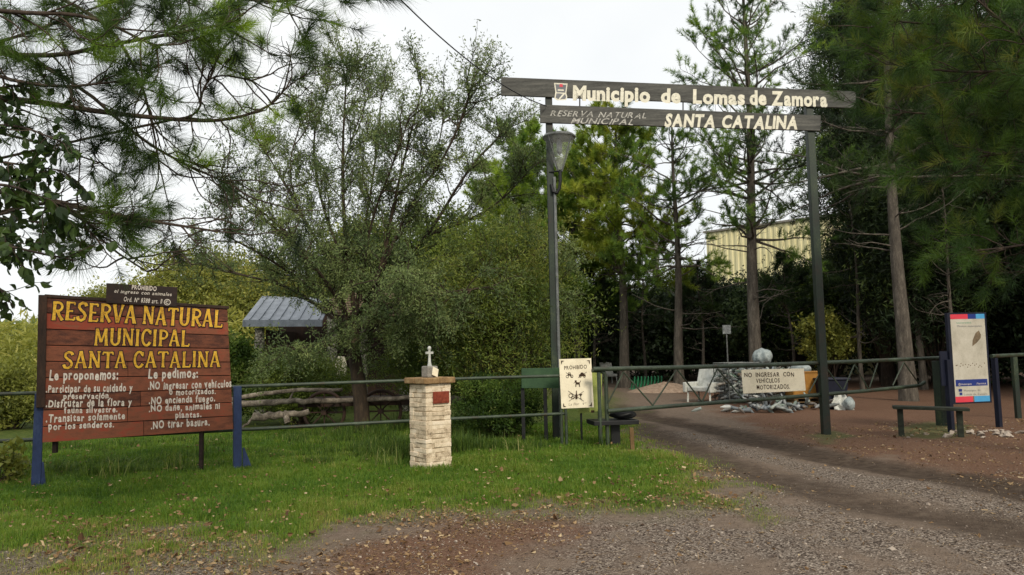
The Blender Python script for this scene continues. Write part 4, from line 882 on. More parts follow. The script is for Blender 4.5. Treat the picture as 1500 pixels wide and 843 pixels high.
log((P(620, 584, 16.8)), (P(690, 586, 16.6)), .11, 'thick brown log end poking out beside the brick pillar', 0, 7)

# open shed behind the small tree
SD = 22.0; e0 = P(356, 469, SD); e1 = P(452, 469, SD); r0_ = P(384, 434, SD + 2.2); r1_ = P(486, 438, SD + 2.2)
shd = thing('open_shed', 'open shed with blue grey metal roof and tan tiled roof on mottled pillars', 'shed', (e1[0], SD + 1, 0))
def slab(a, b_, c, d, th_): 
    mb = MB(); V = [a, b_, c, d] + [q - np.array([0, 0, th_]) for q in (a, b_, c, d)]
    mb.add(V, [(0, 1, 2, 3), (7, 6, 5, 4), (0, 4, 5, 1), (1, 5, 6, 2), (2, 6, 7, 3), (3, 7, 4, 0)]); return mb
mb = slab(e0, e1 + [.4, 0, 0], r1_, r0_, .05)
for u in np.linspace(.08, .95, 8): mb.beam(e0 + (e1 + [.4, 0, 0] - e0) * u + [0, 0, .012], r0_ + (r1_ - r0_) * u + [0, 0, .012], .03, .03)
rfm = mb.build('metal_roof', M_['metal_roof'], shd)
mb = MB(); mb.beam(e0 + [0, -.03, -.1], e1 + [.4, -.03, -.1], .03, .19); mb.build('fascia', M_['metal_roof'], shd)
f0 = P(470, 458, SD + .6); f1 = P(608, 460, SD + .6); f2 = P(590, 430, SD + 2.6); f3 = P(496, 428, SD + 2.6)
mb = slab(f0, f1, f2, f3, .06)
for i in range(9):
    v = i / 9; a, b_ = f0 + (f3 - f0) * v, f1 + (f2 - f1) * v; mb.beam(a + [0, 0, .02], b_ + [0, 0, .02], .1, .03)
mb.build('tile_roof', M_['tile_roof'], shd)
bwz = e0[2] + .2
mb = MB(); mb.box([(e0[0] + f1[0]) / 2 + .2, SD + 3.4, 1.6], (f1[0] - e0[0] + .4, .15, 3.2)); mb.build('back_wall', M_['dark_wood'], shd)
mb = MB(); mb.box([e0[0] + .55, SD + 1.9, 1.2], (.12, 2.8, 2.4)); mb.build('side_wall', M_['dark_wood'], shd)
for px, D_, hh in ((487, SD - .1, 2.9), (531, SD - .2, 2.9), (592, SD + .3, 2.8), (380, SD + .25, 2.45)):
    q = P(px, 560, D_); mb = MB(); pr = [(.14 + .012 * math.sin(z * 9 + px), z) for z in np.linspace(-.2, hh, 16)]; mb.lathe([q[0], D_, 0], pr, 14); mb.build('stone_pillar', M_['pebbled'], shd, smooth=True)
q = P(500, 541, SD - .3); mb = MB(); mb.prism([(-.14, -.3), (.12, -.32), (.16, .1), (.1, .34), (-.08, .36), (-.17, .12)], q, (1, 0, 0), (0, 0, 1), (0, -1, 0), .05); mb.tube([q + [0, 0, -1.0], q + [0, 0, .0]], .02, 6)
tag(mb.build('yellow_placard', M_['cream_board'], None, bevel=.006, origin=(q[0], q[1], q[2] - .9)), 'pale yellow rounded placard between the mottled shed pillars', 'placard')

# yellow corrugated warehouse
wl, wr = P(1034, 338, 48.9), P(1300, 314, 41.5); zt = 8.95; wdv = hz([wr[0] - wl[0], wr[1] - wl[1], 0]); wn = np.array([-wdv[1], wdv[0], 0]); Lw = np.linalg.norm((wr - wl)[:2])
wb = np.array([wl[0], wl[1], 0]); wh = thing('warehouse', 'pale yellow corrugated metal warehouse rising behind the dark hedge', 'warehouse', wb)
def corr(b0, d, n_, Lg, z1, pitch=.36, amp=.045):
    per = int(Lg / pitch); us = []
    for i in range(per): us += [(i * pitch, 0), (i * pitch + .14, 0), (i * pitch + .18, amp), (i * pitch + .32, amp)]
    V = [b0 + d * u - n_ * a + np.array([0, 0, z]) for z in (-.3, z1) for u, a in us]; n = len(us)
    return V, [(i, i + 1, n + i + 1, n + i) for i in range(n - 1)]
mb = MB(); mb.add(*corr(wb, wdv, wn, Lw, zt)); mb.build('front_wall', M_['yellow_wall'], wh)
mb = MB(); V, Fs = corr(wb, wn, -wdv, 22, zt); mb.add(V, Fs); mb.build('side_wall', M_['yellow_wall'], wh)
mb = MB(); c8 = [wb + np.array([0, 0, zt]) - wn * .15 - wdv * .15, wb + wdv * Lw + np.array([0, 0, zt]) - wn * .15, wb + wdv * Lw + wn * 22 + np.array([0, 0, zt]), wb + wn * 22 + np.array([0, 0, zt]) - wdv * .15]
V = c8 + [q + np.array([0, 0, .12]) for q in c8]; mb.add(V, [(3, 2, 1, 0), (4, 5, 6, 7), (0, 1, 5, 4), (1, 2, 6, 5), (2, 3, 7, 6), (3, 0, 4, 7)]); mb.build('roof', M_['concrete'], wh)
q = P(963, 420, 44); mb = MB(); mb.tube([(q[0], 44, -.3), (q[0], 44, 8.2)], [.17, .13], 10); mb.box([q[0], 43.9, 7.6], (1.3, .1, .1)); mb.box([q[0], 43.9, 7.72], (.08, .08, .14)); tag(mb.build('utility_pole', M_['concrete'], None, origin=(q[0], 44, 0)), 'plain grey utility pole behind the pines beside the warehouse', 'utility pole')
# ------------------------------------------------------------------ plant building blocks
def needle_tpl(k, L, w_, shoot, r, spread=(22, 72)):
    V = []; Fs = []
    for i in range(k):
        u = r.random(); th_ = math.radians(spread[1] + (spread[0] - spread[1]) * u + r.normal() * 9); ph = r.random() * 6.283
        d = np.array([math.sin(th_) * math.cos(ph), math.sin(th_) * math.sin(ph), math.cos(th_)]); b_ = np.array([0, 0, u * shoot]); n = hz(np.cross(d, r.normal(size=3)))
        ln = L * r.uniform(.75, 1.1); V += [b_ - n * w_ / 2, b_ + n * w_ / 2, b_ + d * ln]; Fs.append((3 * i, 3 * i + 1, 3 * i + 2))
    return np.array(V), np.array(Fs)
def leaf_tpl(L, w_, r, fold=.25, curl=.15):
    V = [(0, 0, 0), (-w_ / 2, fold * w_, L * .45), (0, 0, L * .5), (w_ / 2, fold * w_, L * .45), (0, -curl * L, L)]
    return np.array(V), np.array([(0, 2, 1), (0, 3, 2), (1, 2, 4), (2, 3, 4)])
def quad_tpl(L, w_, curl=.15): return np.array([(0, 0, 0), (w_ / 2, .1 * w_, L * .5), (0, -curl * L, L), (-w_ / 2, .1 * w_, L * .5)]), np.array([(0, 1, 2, 3)])
def spray_tpl(k, L, w_, rad, r):
    """a small cluster of k leaves"""
    V = []; Fs = []
    for i in range(k):
        c = r.normal(size=3) * rad * .45; d = hz(r.normal(size=3) + [0, 0, .5]); n = hz(np.cross(d, r.normal(size=3))); b0 = len(V)
        l = L * r.uniform(.7, 1.15); V += [c, c + d * l * .5 + n * w_ / 2, c + d * l, c + d * l * .5 - n * w_ / 2]; Fs.append((b0, b0 + 1, b0 + 2, b0 + 3))
    return np.array(V), np.array(Fs)
def smooth(pts, it=2):
    pts = np.asarray(pts, float)
    for _ in range(it):
        q = np.empty((2 * len(pts) - 2, 3)); q[0::2] = pts[:-1] * .75 + pts[1:] * .25; q[1::2] = pts[:-1] * .25 + pts[1:] * .75
        pts = np.vstack([pts[:1], q, pts[-1:]])
    return pts
def path(p, d, L, n, r, wob=.15, pull=(0, 0, 0)):
    p = np.asarray(p, float); d = hz(d); out = [p]; st = L / n; pull = np.asarray(pull, float)
    for i in range(n): d = hz(d + r.normal(size=3) * wob + pull / n); p = p + d * st; out.append(p)
    return np.array(out)
def along(pts, u):
    n = len(pts) - 1; x = min(max(u, 0), .9999) * n; i = int(x); f = x - i
    return pts[i] * (1 - f) + pts[i + 1] * f, hz(pts[i + 1] - pts[i])

def pine(label, base, H, top_off, r0, z_live, spread, whorls, nl, tint, mt, seed, per=4, needles=(26, .17, .011), dead=None, tufts=1.0, group=None, prof=None, bark='bark', ztop_frac=1.0):
    r = np.random.default_rng(seed); base = np.array([base[0], base[1], 0.0]); tree = thing('pine_tree', label, 'pine tree', base, group)
    lim = Limbs(); n = 14; u = np.linspace(0, 1, n); tp = base + np.array([top_off[0], top_off[1], H])
    tr_ = base[None] + (tp - base)[None] * u[:, None] + np.stack([np.sin(u * 5 + seed) * .10, np.cos(u * 4 + seed) * .1, np.zeros(n)], 1) * np.sin(math.pi * u)[:, None]; tr_[0, 2] -= .3
    lim.add(tr_, r0 * (1 - .86 * u ** .9) * np.where(u < .03, 1.25, 1)); tp_, td_, ts_, tt_ = [], [], [], []
    tpl = [needle_tpl(needles[0], needles[1], needles[2], .16, r) for _ in range(5)]
    prof = prof or (lambda v: (1 - v) ** .75 * .9 + .12)
    for wi in range(whorls):
        v = min(1, max(0, (wi + r.uniform(-.45, .45)) / (whorls - 1))); z = z_live + (H * .985 - z_live) * v; c, _ = along(tr_, z / H); sp = spread * prof(v)
        for k in range(max(2, per + r.integers(-1, 2)) if v < .85 else 3):
            az = 2 * math.pi * (k / per) + wi * 1.1 + r.normal() * .35; el = r.uniform(-.28, .45) + .5 * v; L_ = sp * r.uniform(.4, 1.2)
            b_ = path(c, (math.cos(az) * math.cos(el), math.sin(az) * math.cos(el), math.sin(el)), L_, 7, r, .15, (0, 0, r.uniform(-.3, .7)))
            lim.add(b_, np.linspace(max(.012, r0 * .22 * (1 - .5 * v)), .006, 8)); ct_ = r.uniform(*tint)
            m = max(3, int(L_ * nl))
            for j in range(m):
                uu = r.uniform(.3, 1) if j else 1.0; q, d = along(b_, uu); sd_ = hz(d * .7 + r.normal(size=3) * [.7, .7, .45] + [0, 0, .15]); l2 = r.uniform(.25, .8) * (1.2 - .45 * uu) * min(1.3, .35 + L_ * .28)
                tw = path(q, sd_, l2, 4, r, .22, (0, 0, .45)); lim.add(tw, np.linspace(.008, .004, 5), 3)
                for f in (1.0, .66, .33)[:max(1, int(round(3 * tufts * r.uniform(.6, 1.2))))]:
                    a, d2 = along(tw, f); tp_.append(a); td_.append(d2 + np.array([0, 0, .25])); ts_.append(r.uniform(.8, 1.2)); tt_.append(min(1, max(0, ct_ + r.normal() * .12)))
    if dead:
        z0, z1, nd, Ld = dead
        for _ in range(nd):
            z = r.uniform(z0, z1); c, _ = along(tr_, z / H); az = r.random() * 6.283; b_ = path(c, (math.cos(az), math.sin(az), r.uniform(-.1, .5)), Ld * r.uniform(.4, 1.1), 7, r, .14, (0, 0, r.uniform(-.5, .7)))
            lim.add(b_, np.linspace(.028, .006, 8))
            for j in range(4): q, d = along(b_, r.uniform(.3, .95)); lim.add(path(q, d + r.normal(size=3) * .6, r.uniform(.2, .6), 4, r, .2), np.linspace(.009, .004, 5), 3)
    lim.build('trunk', M_[bark], tree); V, F_, T = stamp(tpl, tp_, td_, ts_, tt_, r); np_mesh('crown', V, F_, LM[mt], tree, T); return tree

def leafy(kind, label, cat, base, w_, h, z0, nclump, per, leaf, mt, tint, seed, group=None, depth=None, clump_r=.22, trunk_r=.1, bark='bark_dark', stems=1, lean=(0, 0), fill=.35, droop=0.0, tplk=5):
    """tree or shrub: stems with limbs running to every leaf clump; clumps sit unevenly in the crown's volume"""
    r = np.random.default_rng(seed); base = np.array([base[0], base[1], 0.0]); tree = thing(kind, label, cat, base, group); dp = depth or w_
    lim = Limbs(); hc = (h + z0) / 2; hh = (h - z0) / 2; pos, dr, tt = [], [], []; st_ = []
    for s in range(stems):
        a = 2 * math.pi * s / stems + r.random(); foot = base + (np.array([math.cos(a), math.sin(a), 0]) * .12 * (stems > 1)); tpp = base + np.array([lean[0] + r.normal() * w_ * .06 + math.cos(a) * w_ * .15 * (stems > 1), lean[1] + math.sin(a) * dp * .15 * (stems > 1), h * .82])
        pts = smooth(np.array([foot - [0, 0, .2], foot * .7 + tpp * .3 + np.append(r.normal(size=2) * .08 * w_ * .3, 0), foot * .35 + tpp * .65 + np.append(r.normal(size=2) * .1 * w_ * .3, 0), tpp])); st_.append(pts); lim.add(pts, np.linspace(trunk_r, trunk_r * .2, len(pts)))
    tpl = [spray_tpl(tplk, leaf[0], leaf[1], clump_r * .55, r) for _ in range(6)]
    for k in range(nclump):
        d = r.normal(size=3); d = hz(d) * (fill + (1 - fill) * r.random() ** .5); d[2] = max(-1, min(1, d[2])); bulge = r.uniform(.8, 1.12)
        c = base + np.array([lean[0] + d[0] * w_ / 2 * bulge, lean[1] + d[1] * dp / 2 * bulge, hc + d[2] * hh * bulge]); c[2] = max(.12, c[2])
        s = st_[r.integers(len(st_))]; q, td2 = along(s, min(.98, max(.12, (c[2] - .25 * h) / h + r.uniform(-.15, .1)))); 
        mid = q * .5 + c * .5 + np.array([0, 0, .08 * np.linalg.norm(c - q)]) + r.normal(size=3) * .05; bp_ = smooth([q, mid, c], 1); lim.add(bp_, np.linspace(max(.008, trunk_r * .22), .004, len(bp_)), 4)
        ct_ = r.uniform(*tint); cr_ = clump_r * r.uniform(.6, 1.4) * (w_ / 3) ** .5; p = c + r.normal(size=(per, 3)) * cr_ * [1, 1, .75]; p[:, 2] -= droop * r.random(per) * cr_ * 2
        pos.append(p); dr.append(r.normal(size=(per, 3)) + [0, 0, .4 - droop]); tt.append(np.clip(ct_ + r.normal(size=per) * .1, 0, 1))
    pos = np.concatenate(pos); pos[:, 2] = np.maximum(pos[:, 2], .05); tt = np.concatenate(tt)
    lim.build('trunk' if stems == 1 else 'stems', M_[bark], tree); V, F_, T = stamp(tpl, pos, np.concatenate(dr), r.uniform(.7, 1.25, len(pos)), tt, r); np_mesh('crown', V, F_, LM[mt], tree, T); return tree

# ------------------------------------------------------------------ the small-leaved tree in the middle
def limbed_tree():
    r = np.random.default_rng(77); D0 = 16.0; b0 = P(530, 631, D0); base = np.array([b0[0], D0, 0]); tree = thing('small_leaved_tree', 'spreading airy small leaved tree with forked trunk behind the pipe fence', 'tree', base)
    lim = Limbs(); pos, dr, tt = [], [], []
    def px(pts, dys): return smooth(np.array([P(x, y, D0 + d) for (x, y), d in zip(pts, dys)]))
    tr = px([(530, 640), (530, 600), (524, 550), (516, 505), (522, 470)], [0, 0, 0, .05, .1]); lim.add(tr, np.linspace(.18, .11, len(tr)))
    limbs = [([(517, 510), (480, 440), (405, 385), (330, 345)], [0, 0, -.6, -1.1], .07, 0), ([(516, 500), (495, 410), (440, 310), (385, 215)], [0, .2, .5, .8], .08, 0),
             ([(522, 470), (508, 380), (500, 250), (508, 100)], [.1, .2, .1, -.2], .10, 0), ([(522, 470), (560, 395), (578, 290), (618, 130)], [.1, -.2, -.6, -.9], .09, 0),
             ([(524, 470), (578, 398), (628, 345), (690, 240), (748, 185)], [.1, .3, .5, .8, 1.1], .09, 0), ([(530, 480), (600, 430), (700, 395), (800, 360)], [.1, .1, -.3, -.7], .07, 1),
             ([(526, 520), (610, 480), (710, 465), (800, 440)], [0, -.3, -.7, -1], .05, 1), ([(518, 520), (470, 500), (435, 510)], [0, -.5, -1.1], .035, 1), ([(524, 500), (560, 470), (620, 470)], [0, -.7, -1.2], .04, 1), ([(520, 470), (545, 420), (570, 400), (600, 405)], [.1, -1.1, -1.9, -2.3], .045, 1), ([(516, 480), (470, 400), (400, 330), (350, 300)], [.1, .5, .8, 1.0], .05, 0), ([(530, 440), (540, 330), (580, 230), (600, 170)], [.1, -.6, -1.2, -1.5], .05, 0),
             ([(505, 390), (470, 300), (455, 200), (485, 120)], [.2, .9, 1.5, 1.8], .06, 0), ([(560, 395), (600, 300), (660, 220), (690, 130)], [-.2, -.8, -1.4, -1.7], .06, 0),
             ([(516, 490), (430, 420), (340, 400), (290, 385)], [0, .7, 1.2, 1.6], .06, 0), ([(522, 470), (530, 360), (550, 240), (560, 130)], [.1, 1.2, 2.0, 2.4], .07, 0),
             ([(520, 480), (470, 400), (410, 330), (330, 270)], [.1, -.9, -1.6, -2.2], .06, 0), ([(628, 345), (670, 330), (730, 300), (775, 250)], [.5, .2, -.2, -.4], .045, 0),
             ([(500, 250), (520, 190), (540, 140)], [.1, .3, .4], .03, 0), ([(440, 310), (420, 250), (440, 180)], [.5, .1, -.1], .03, 0), ([(578, 290), (640, 230), (650, 170)], [-.6, -.2, 0], .035, 0),
             ([(526, 500), (590, 400), (660, 370), (760, 330)], [0, 1.0, 1.7, 2.0], .05, 1), ([(520, 510), (560, 450), (640, 430), (720, 420)], [0, -1, -1.6, -1.9], .045, 1)]
    for pts, dys, rad, low in limbs:
        L_ = px(pts, dys); lim.add(L_, np.linspace(rad * .72, .009, len(L_))); tot = np.linalg.norm(np.diff(L_, axis=0), axis=1).sum(); ns = int(tot * 6.5)
        for k in range(ns):
            u = r.uniform(.22, 1) if k else 1.0; q, d = along(L_, u)
            sd_ = hz(d * .6 + r.normal(size=3) * [.95, .95, .6] + [0, 0, .28 if not low else .0]); l1 = r.uniform(.5, 1.25) * (1.1 - .35 * u)
            s1 = path(q, sd_, l1, 6, r, .13, (0, 0, .5 if not low else -.35)); lim.add(s1, np.linspace(.014, .005, 7), 4)
            ct_ = r.uniform(.15, .75) if not low else r.uniform(.3, .8)
            for j in range(10):
                uu = r.uniform(.25, 1) if j else 1.0; q2, d2 = along(s1, uu); tw = path(q2, hz(d2 + r.normal(size=3) * .8), r.uniform(.2, .6), 4, r, .2, (0, 0, .3 if not low else -.5)); lim.add(tw, np.linspace(.005, .0025, 5), 3)
                nlv = int(r.integers(14, 32)) if not low else 34
                f = r.random(nlv); 
                for a in f: p_, d3 = along(tw, a); pos.append(p_ + r.normal(size=3) * .045); dr.append(d3 * .4 + r.normal(size=3) * .7)
                tt += list(np.clip(ct_ + r.normal(size=nlv) * .12, 0, 1))
    lim.build('trunk', M_['bark_olive'], tree); rr_ = np.random.default_rng(3)
    V, F_, T = stamp([quad_tpl(.08, .023), quad_tpl(.066, .02, -.1), quad_tpl(.055, .022, .2)], pos, dr, r.uniform(.7, 1.25, len(pos)), tt, r); np_mesh('crown', V, F_, LM['feather'], tree, T)
limbed_tree()

# ------------------------------------------------------------------ overhanging pines beside the camera
def overhang(label, base, D0, trunk_px, limbs, seed, mt, needles, sec, tuft_p, tint, bare=None, H=12, r0=.2, zmin=2.2):
    r = np.random.default_rng(seed); base = np.array([base[0], base[1], 0.0]); tree = thing('pine_tree', label, 'pine tree', base); lim = Limbs(); pos, dr, sc, tt = [], [], [], []
    u = np.linspace(0, 1, 10); tr = base + np.stack([.3 * np.sin(u * 3), .2 * np.sin(u * 4), u * H - .3], 1); lim.add(tr, r0 * (1 - .8 * u))
    tpl = [needle_tpl(*needles, .14, r) for _ in range(6)]
    for pts, dys, rad, k_t in limbs:
        W = [P(x, y, D0 + d) for (x, y), d in zip(pts, dys)]; zz = W[0][2]; q0, _ = along(tr, min(.97, max(.1, (zz - .3) / H))); L_ = smooth(np.array([q0] + W)); lim.add(L_, np.linspace(rad * 1.5, .006, len(L_)), 6)
        arc = np.linalg.norm(np.diff(L_, axis=0), axis=1).sum(); ns = int(arc * sec)
        for k in range(ns):
            uu = r.uniform(.15, 1) if k else 1.0; q, d = along(L_, uu)
            s1 = path(q, hz(d * .8 + r.normal(size=3) * [.6, .6, .5] + [0, 0, -.12]), r.uniform(.25, .85), 8, r, .17, (0, 0, r.uniform(-.5, .8)))
            if s1[:, 2].min() < zmin: continue
            lim.add(s1, np.linspace(.008, .003, 9), 4); subs = [s1]
            for j in range(3):
                q2, d2 = along(s1, r.uniform(.3, .95)); s2 = path(q2, hz(d2 + r.normal(size=3) * .6), r.uniform(.15, .45), 6, r, .28, (0, 0, r.uniform(-.4, .9)))
                if s2[:, 2].min() > zmin: lim.add(s2, np.linspace(.0045, .002, 7), 3); subs.append(s2)
            for s in subs:
                tipx = s[-1]
                if r.random() < tuft_p * k_t:
                    ct_ = r.uniform(*tint)
                    for f in ((1.0, .8, .6) if r.random() < .6 else (1.0,)): a, d3 = along(s, f); pos.append(a); dr.append(d3 + [0, 0, .1]); sc.append(r.uniform(.75, 1.15)); tt.append(np.clip(ct_ + r.normal() * .08, 0, 1))
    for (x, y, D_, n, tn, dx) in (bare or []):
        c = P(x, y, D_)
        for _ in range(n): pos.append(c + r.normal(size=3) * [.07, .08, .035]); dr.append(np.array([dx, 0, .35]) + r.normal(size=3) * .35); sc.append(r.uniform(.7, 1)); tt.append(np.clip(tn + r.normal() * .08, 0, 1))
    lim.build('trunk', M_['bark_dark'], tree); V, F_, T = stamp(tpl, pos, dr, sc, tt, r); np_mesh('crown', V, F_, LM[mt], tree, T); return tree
bL = P(-420, 500, 6.6)
overhang('near pine with bare curling twigs overhanging the reserve signboard', bL, 6.2, None, [
    ([(-120, 60), (60, 88), (180, 62), (300, 42), (352, 30)], [0, .2, 0, -.2, -.3], .02, 1.0), ([(-120, 130), (60, 150), (150, 165), (260, 176), (330, 178), (395, 158), (420, 128)], [0, -.2, -.1, .1, .2, .2, .2], .022, .16),
    ([(-120, 262), (70, 292), (130, 308), (230, 326), (312, 338)], [0, -.4, -.3, -.2, 0], .024, .10), ([(-120, 20), (100, 110), (200, 200), (260, 236), (345, 274)], [.5, .4, .3, .3, .4], .016, .12),
    ([(-100, -30), (120, -30), (300, -10), (390, 4), (440, 0)], [-.3, -.3, -.2, 0, 0], .02, .7), ([(-60, -60), (150, 20), (205, 110), (225, 190), (232, 235)], [.2, .3, .2, .2, .2], .014, .3),
    ([(40, 290), (120, 312), (152, 358), (215, 398)], [-.3, -.3, -.3, -.2], .009, .1), ([(60, 292), (95, 300), (120, 318), (128, 338)], [-.4, -.4, -.5, -.5], .008, .9),
    ([(-120, 0), (20, 20), (130, 20), (230, 70)], [-.8, -.9, -.8, -.7], .018, 1.15), ([(-120, 90), (10, 60), (90, 30), (170, 0)], [.8, .7, .6, .6], .018, 1.15), ([(-120, 40), (-20, 110), (80, 130), (170, 120)], [-.5, -.6, -.6, -.5], .016, .9),
    ([(-140, 180), (-20, 190), (60, 210), (150, 240)], [.6, .5, .4, .4], .016, .3), ([(235, 178), (292, 170), (296, 130), (315, 108), (370, 118)], [.1, .1, .1, .1, .1], .009, .35)],
    5, 'pine_fg', (86, .19, .0036), 3.9, .7, (.05, .75), bare=[(335, 38, 5.9, 16, .95, .6), (322, 94, 6.3, 14, .95, .6), (340, 170, 6.4, 8, .85, .3), (285, 238, 6.5, 8, .9, .2), (405, 180, 6.4, 7, .95, .1), (355, 205, 6.5, 5, .8, .1), (135, 345, 5.8, 9, .3, .3)])  # listed tufts get a lime tint standing for sunlight on the needles
bR = P(1760, 500, 9.0)
overhang('near pine with thick olive needle clumps hanging above the information panel', bR, 8.6, None, [
    ([(1700, -80), (1560, -40), (1420, -20), (1300, -10)], [0, 0, .1, .3], .03, 1.2), ([(1700, 20), (1560, 30), (1420, 40), (1290, 30)], [.4, .2, 0, 0], .03, 1.3), ([(1700, 90), (1560, 90), (1440, 110), (1300, 95)], [0, -.2, -.4, -.2], .028, 1.3),
    ([(1700, 140), (1560, 150), (1430, 170), (1320, 165)], [.6, .6, .5, .5], .028, 1.2), ([(1700, 200), (1580, 215), (1470, 225), (1390, 235)], [-.2, -.3, -.2, 0], .026, 1.2), ([(1700, 120), (1600, 130), (1500, 60), (1420, -10)], [-.8, -.9, -.9, -.7], .026, 1.2),
    ([(1700, 260), (1600, 270), (1520, 268), (1450, 262)], [.5, .5, .5, .5], .022, 1.0), ([(1700, 330), (1600, 340), (1500, 360), (1425, 368)], [.2, .1, .1, .2], .018, 1.0), ([(1700, 390), (1600, 380), (1530, 395), (1470, 400)], [.9, .8, .8, .9], .016, .9),
    ([(1700, 60), (1580, 70), (1480, 130), (1400, 130)], [1.0, 1.0, 1.1, 1.2], .026, 1.3), ([(1700, -20), (1540, -10), (1400, 60), (1340, 90)], [.9, .9, .9, .9], .026, 1.3)],
    17, 'pine_olive', (46, .19, .0046), 10, .72, (.0, .85), r0=.26, zmin=2.2)

# ------------------------------------------------------------------ pines in the yard
def at_base(px, D_): q = P(px, 540, D_); return q[0], D_
pine('tall slim pine with thin crown behind the overhead sign', at_base(1108, 27), 15.5, (P(1098, 100, 27)[0] - P(1108, 540, 27)[0], .3), .25, 5.4, 3.3, 17, 4.6, (.1, .7), 'pine_mid', 11, dead=(2.2, 8, 18, 2.6), tufts=1, per=5, needles=(34, .19, .015), prof=lambda v: .5 + .6 * math.sin(math.pi * min(1, .2 + .75 * v)) - .45 * v ** 3)
pine('thin pine with pale trunk and bare lower branches before the hedge', at_base(994, 30), 10.6, (P(985, 200, 30)[0] - P(994, 540, 30)[0], 0), .21, 4.6, 2.6, 11, 4.4, (.25, .8), 'pine_mid', 12, dead=(2.0, 7, 16, 2.3), tufts=1, per=5, needles=(34, .2, .016), prof=lambda v: .5 + .6 * math.sin(math.pi * min(1, .2 + .78 * v)) - .5 * v ** 3)
pine('bushy yellow green pine with a slightly curved trunk near the street lamp', at_base(914, 33), 12.0, (P(903, 200, 33)[0] - P(914, 540, 33)[0], 0), .24, 4.6, 3.2, 15, 6.5, (.1, 1), 'pine_yel', 13, dead=(3.0, 5.2, 14, 1.6), needles=(44, .25, .024), per=5, prof=lambda v: .7 + .35 * math.sin(math.pi * min(1, v + .2)) - .45 * v ** 3)
pine('dense fresh green pine rising behind the feathery shrub, foliage nearly to the ground', at_base(765, 34), 11.3, (.2, 0), .22, 2.0, 2.9, 19, 9, (.4, 1), 'pine_mid', 14, needles=(50, .27, .03), per=6, prof=lambda v: .95 - .55 * v ** 2.2)
pine('green pine with thin trunk directly behind the street lamp', at_base(848, 37), 11.6, (0, 0), .2, 3.4, 3.0, 16, 7.5, (.2, .9), 'pine_mid', 15, needles=(48, .26, .028), per=5, prof=lambda v: .95 - .55 * v ** 2.2, dead=(2.2, 4.2, 6, 1.4))
pine('pine with the broadest trunk in the yard, near the gate latch post', at_base(1328, 22), 13.5, (P(1306, 150, 22)[0] - P(1328, 540, 22)[0], .2), .235, 6.4, 3.6, 11, 5.5, (.05, .6), 'pine_dark', 16, dead=(4.2, 7, 10, 2.4), tufts=1, per=5, needles=(34, .2, .014))
for px_, D__, h_, lb in ((872, 36, 6.6, 'slim young pine next to the curved pine trunk'), (945, 37, 6.0, 'slim young pine between the two middle pine trunks'), (1030, 33, 5.0, 'slim dark young pine beside the small white sign'), (1163, 31, 5.0, 'short slim young pine below the warehouse wall behind the wire cages'), (1262, 28, 8.2, 'slim young pine beside the yellow green bush behind the gate'), (1405, 25, 8, 'slim young pine behind the information panel')):
    pine(lb, at_base(px_, D__), h_, (rng.normal() * .2, 0), .085, 2.9 if h_ < 7 else 3.8, 1.5, 8, 6, (.0, .6), 'pine_dark', int(px_), needles=(34, .2, .02), group='slim young pines before the hedge', dead=(1.4, 3.6, 10, 1.1))
pine('slender pine close behind the broadest pine trunk', at_base(1352, 27), 12, (-.1, 0), .13, 6.5, 2.2, 8, 4, (.05, .5), 'pine_mid', 17)

# ------------------------------------------------------------------ dark evergreens, hedge, background trees
leafy('cypress_tree', 'very tall dense dark conifer whose edge meets the end of the upper sign plank', 'conifer', at_base(1300, 30), 4.6, 17, 2.2, 420, 66, (.26, .035), 'dark', (.05, .95), 31, clump_r=.36, trunk_r=.3, fill=.5)
leafy('cypress_tree', 'dark dense conifer behind the information panel', 'conifer', at_base(1420, 29), 5.2, 15, 1.6, 420, 62, (.26, .035), 'dark', (.05, .9), 32, clump_r=.36, trunk_r=.3, fill=.5)
leafy('cypress_tree', 'lower bushy dark conifer just behind the broadest pine trunk', 'conifer', at_base(1372, 27.5), 4.4, 9.0, 1.5, 260, 60, (.26, .035), 'dark', (.1, .95), 34, clump_r=.36, trunk_r=.2, fill=.4)
leafy('cypress_tree', 'dark dense conifer closing the yard beyond the low rail fence', 'conifer', at_base(1560, 26), 5.4, 14, 1.0, 360, 56, (.2, .08), 'dark', (.05, .6), 33, clump_r=.36, trunk_r=.3, fill=.5)
HL = ['dark hedge evergreen directly behind the street lamp post', 'dark hedge evergreen behind the curved pine trunk', 'dark hedge evergreen behind the green bicycle rack', 'dark hedge evergreen behind the pale trunked thin pine', 'dark hedge evergreen behind the small white sign', 'dark hedge evergreen behind the tall slim pine, below the warehouse', 'dark hedge evergreen below the warehouse wall behind the wire cages', 'dark hedge evergreen behind the yellow green bush', 'dark hedge evergreen between the yellow green bush and the broadest pine trunk', 'dark hedge evergreen behind the broadest pine trunk', 'dark hedge evergreen behind the information panel', 'dark hedge evergreen at the end of the row beyond the rail fence']
hg = 'dark evergreens in the hedge behind the yard'
sp = [(838, 44, 5.6), (895, 43, 5.2), (950, 42, 5.0), (1005, 41, 5.3), (1060, 39, 5.0), (1115, 37.5, 5.0), (1170, 36, 5.2), (1225, 34.5, 5.6), (1290, 33, 6.2), (1365, 32, 6.0), (1440, 31, 5.8), (1520, 30, 5.8)]
for i, (px, D_, h) in enumerate(sp):
    leafy('hedge_evergreen', HL[i], 'evergreen', at_base(px, D_), 3.2 + .9 * ((i * 7) % 5) / 5, h * (.86 + .3 * ((i * 3) % 5) / 5), 1.3, 190, 50, (.15 + .1 * ((i * 3) % 4) / 4, .05 + .03 * (i % 3)), ('dark', 'feather', 'dark', 'shrub_olive')[(i * 5) % 4], (.0, .6 if i % 2 == 0 else .35), 40 + i, hg, clump_r=.38, trunk_r=.11, fill=.3, stems=1)
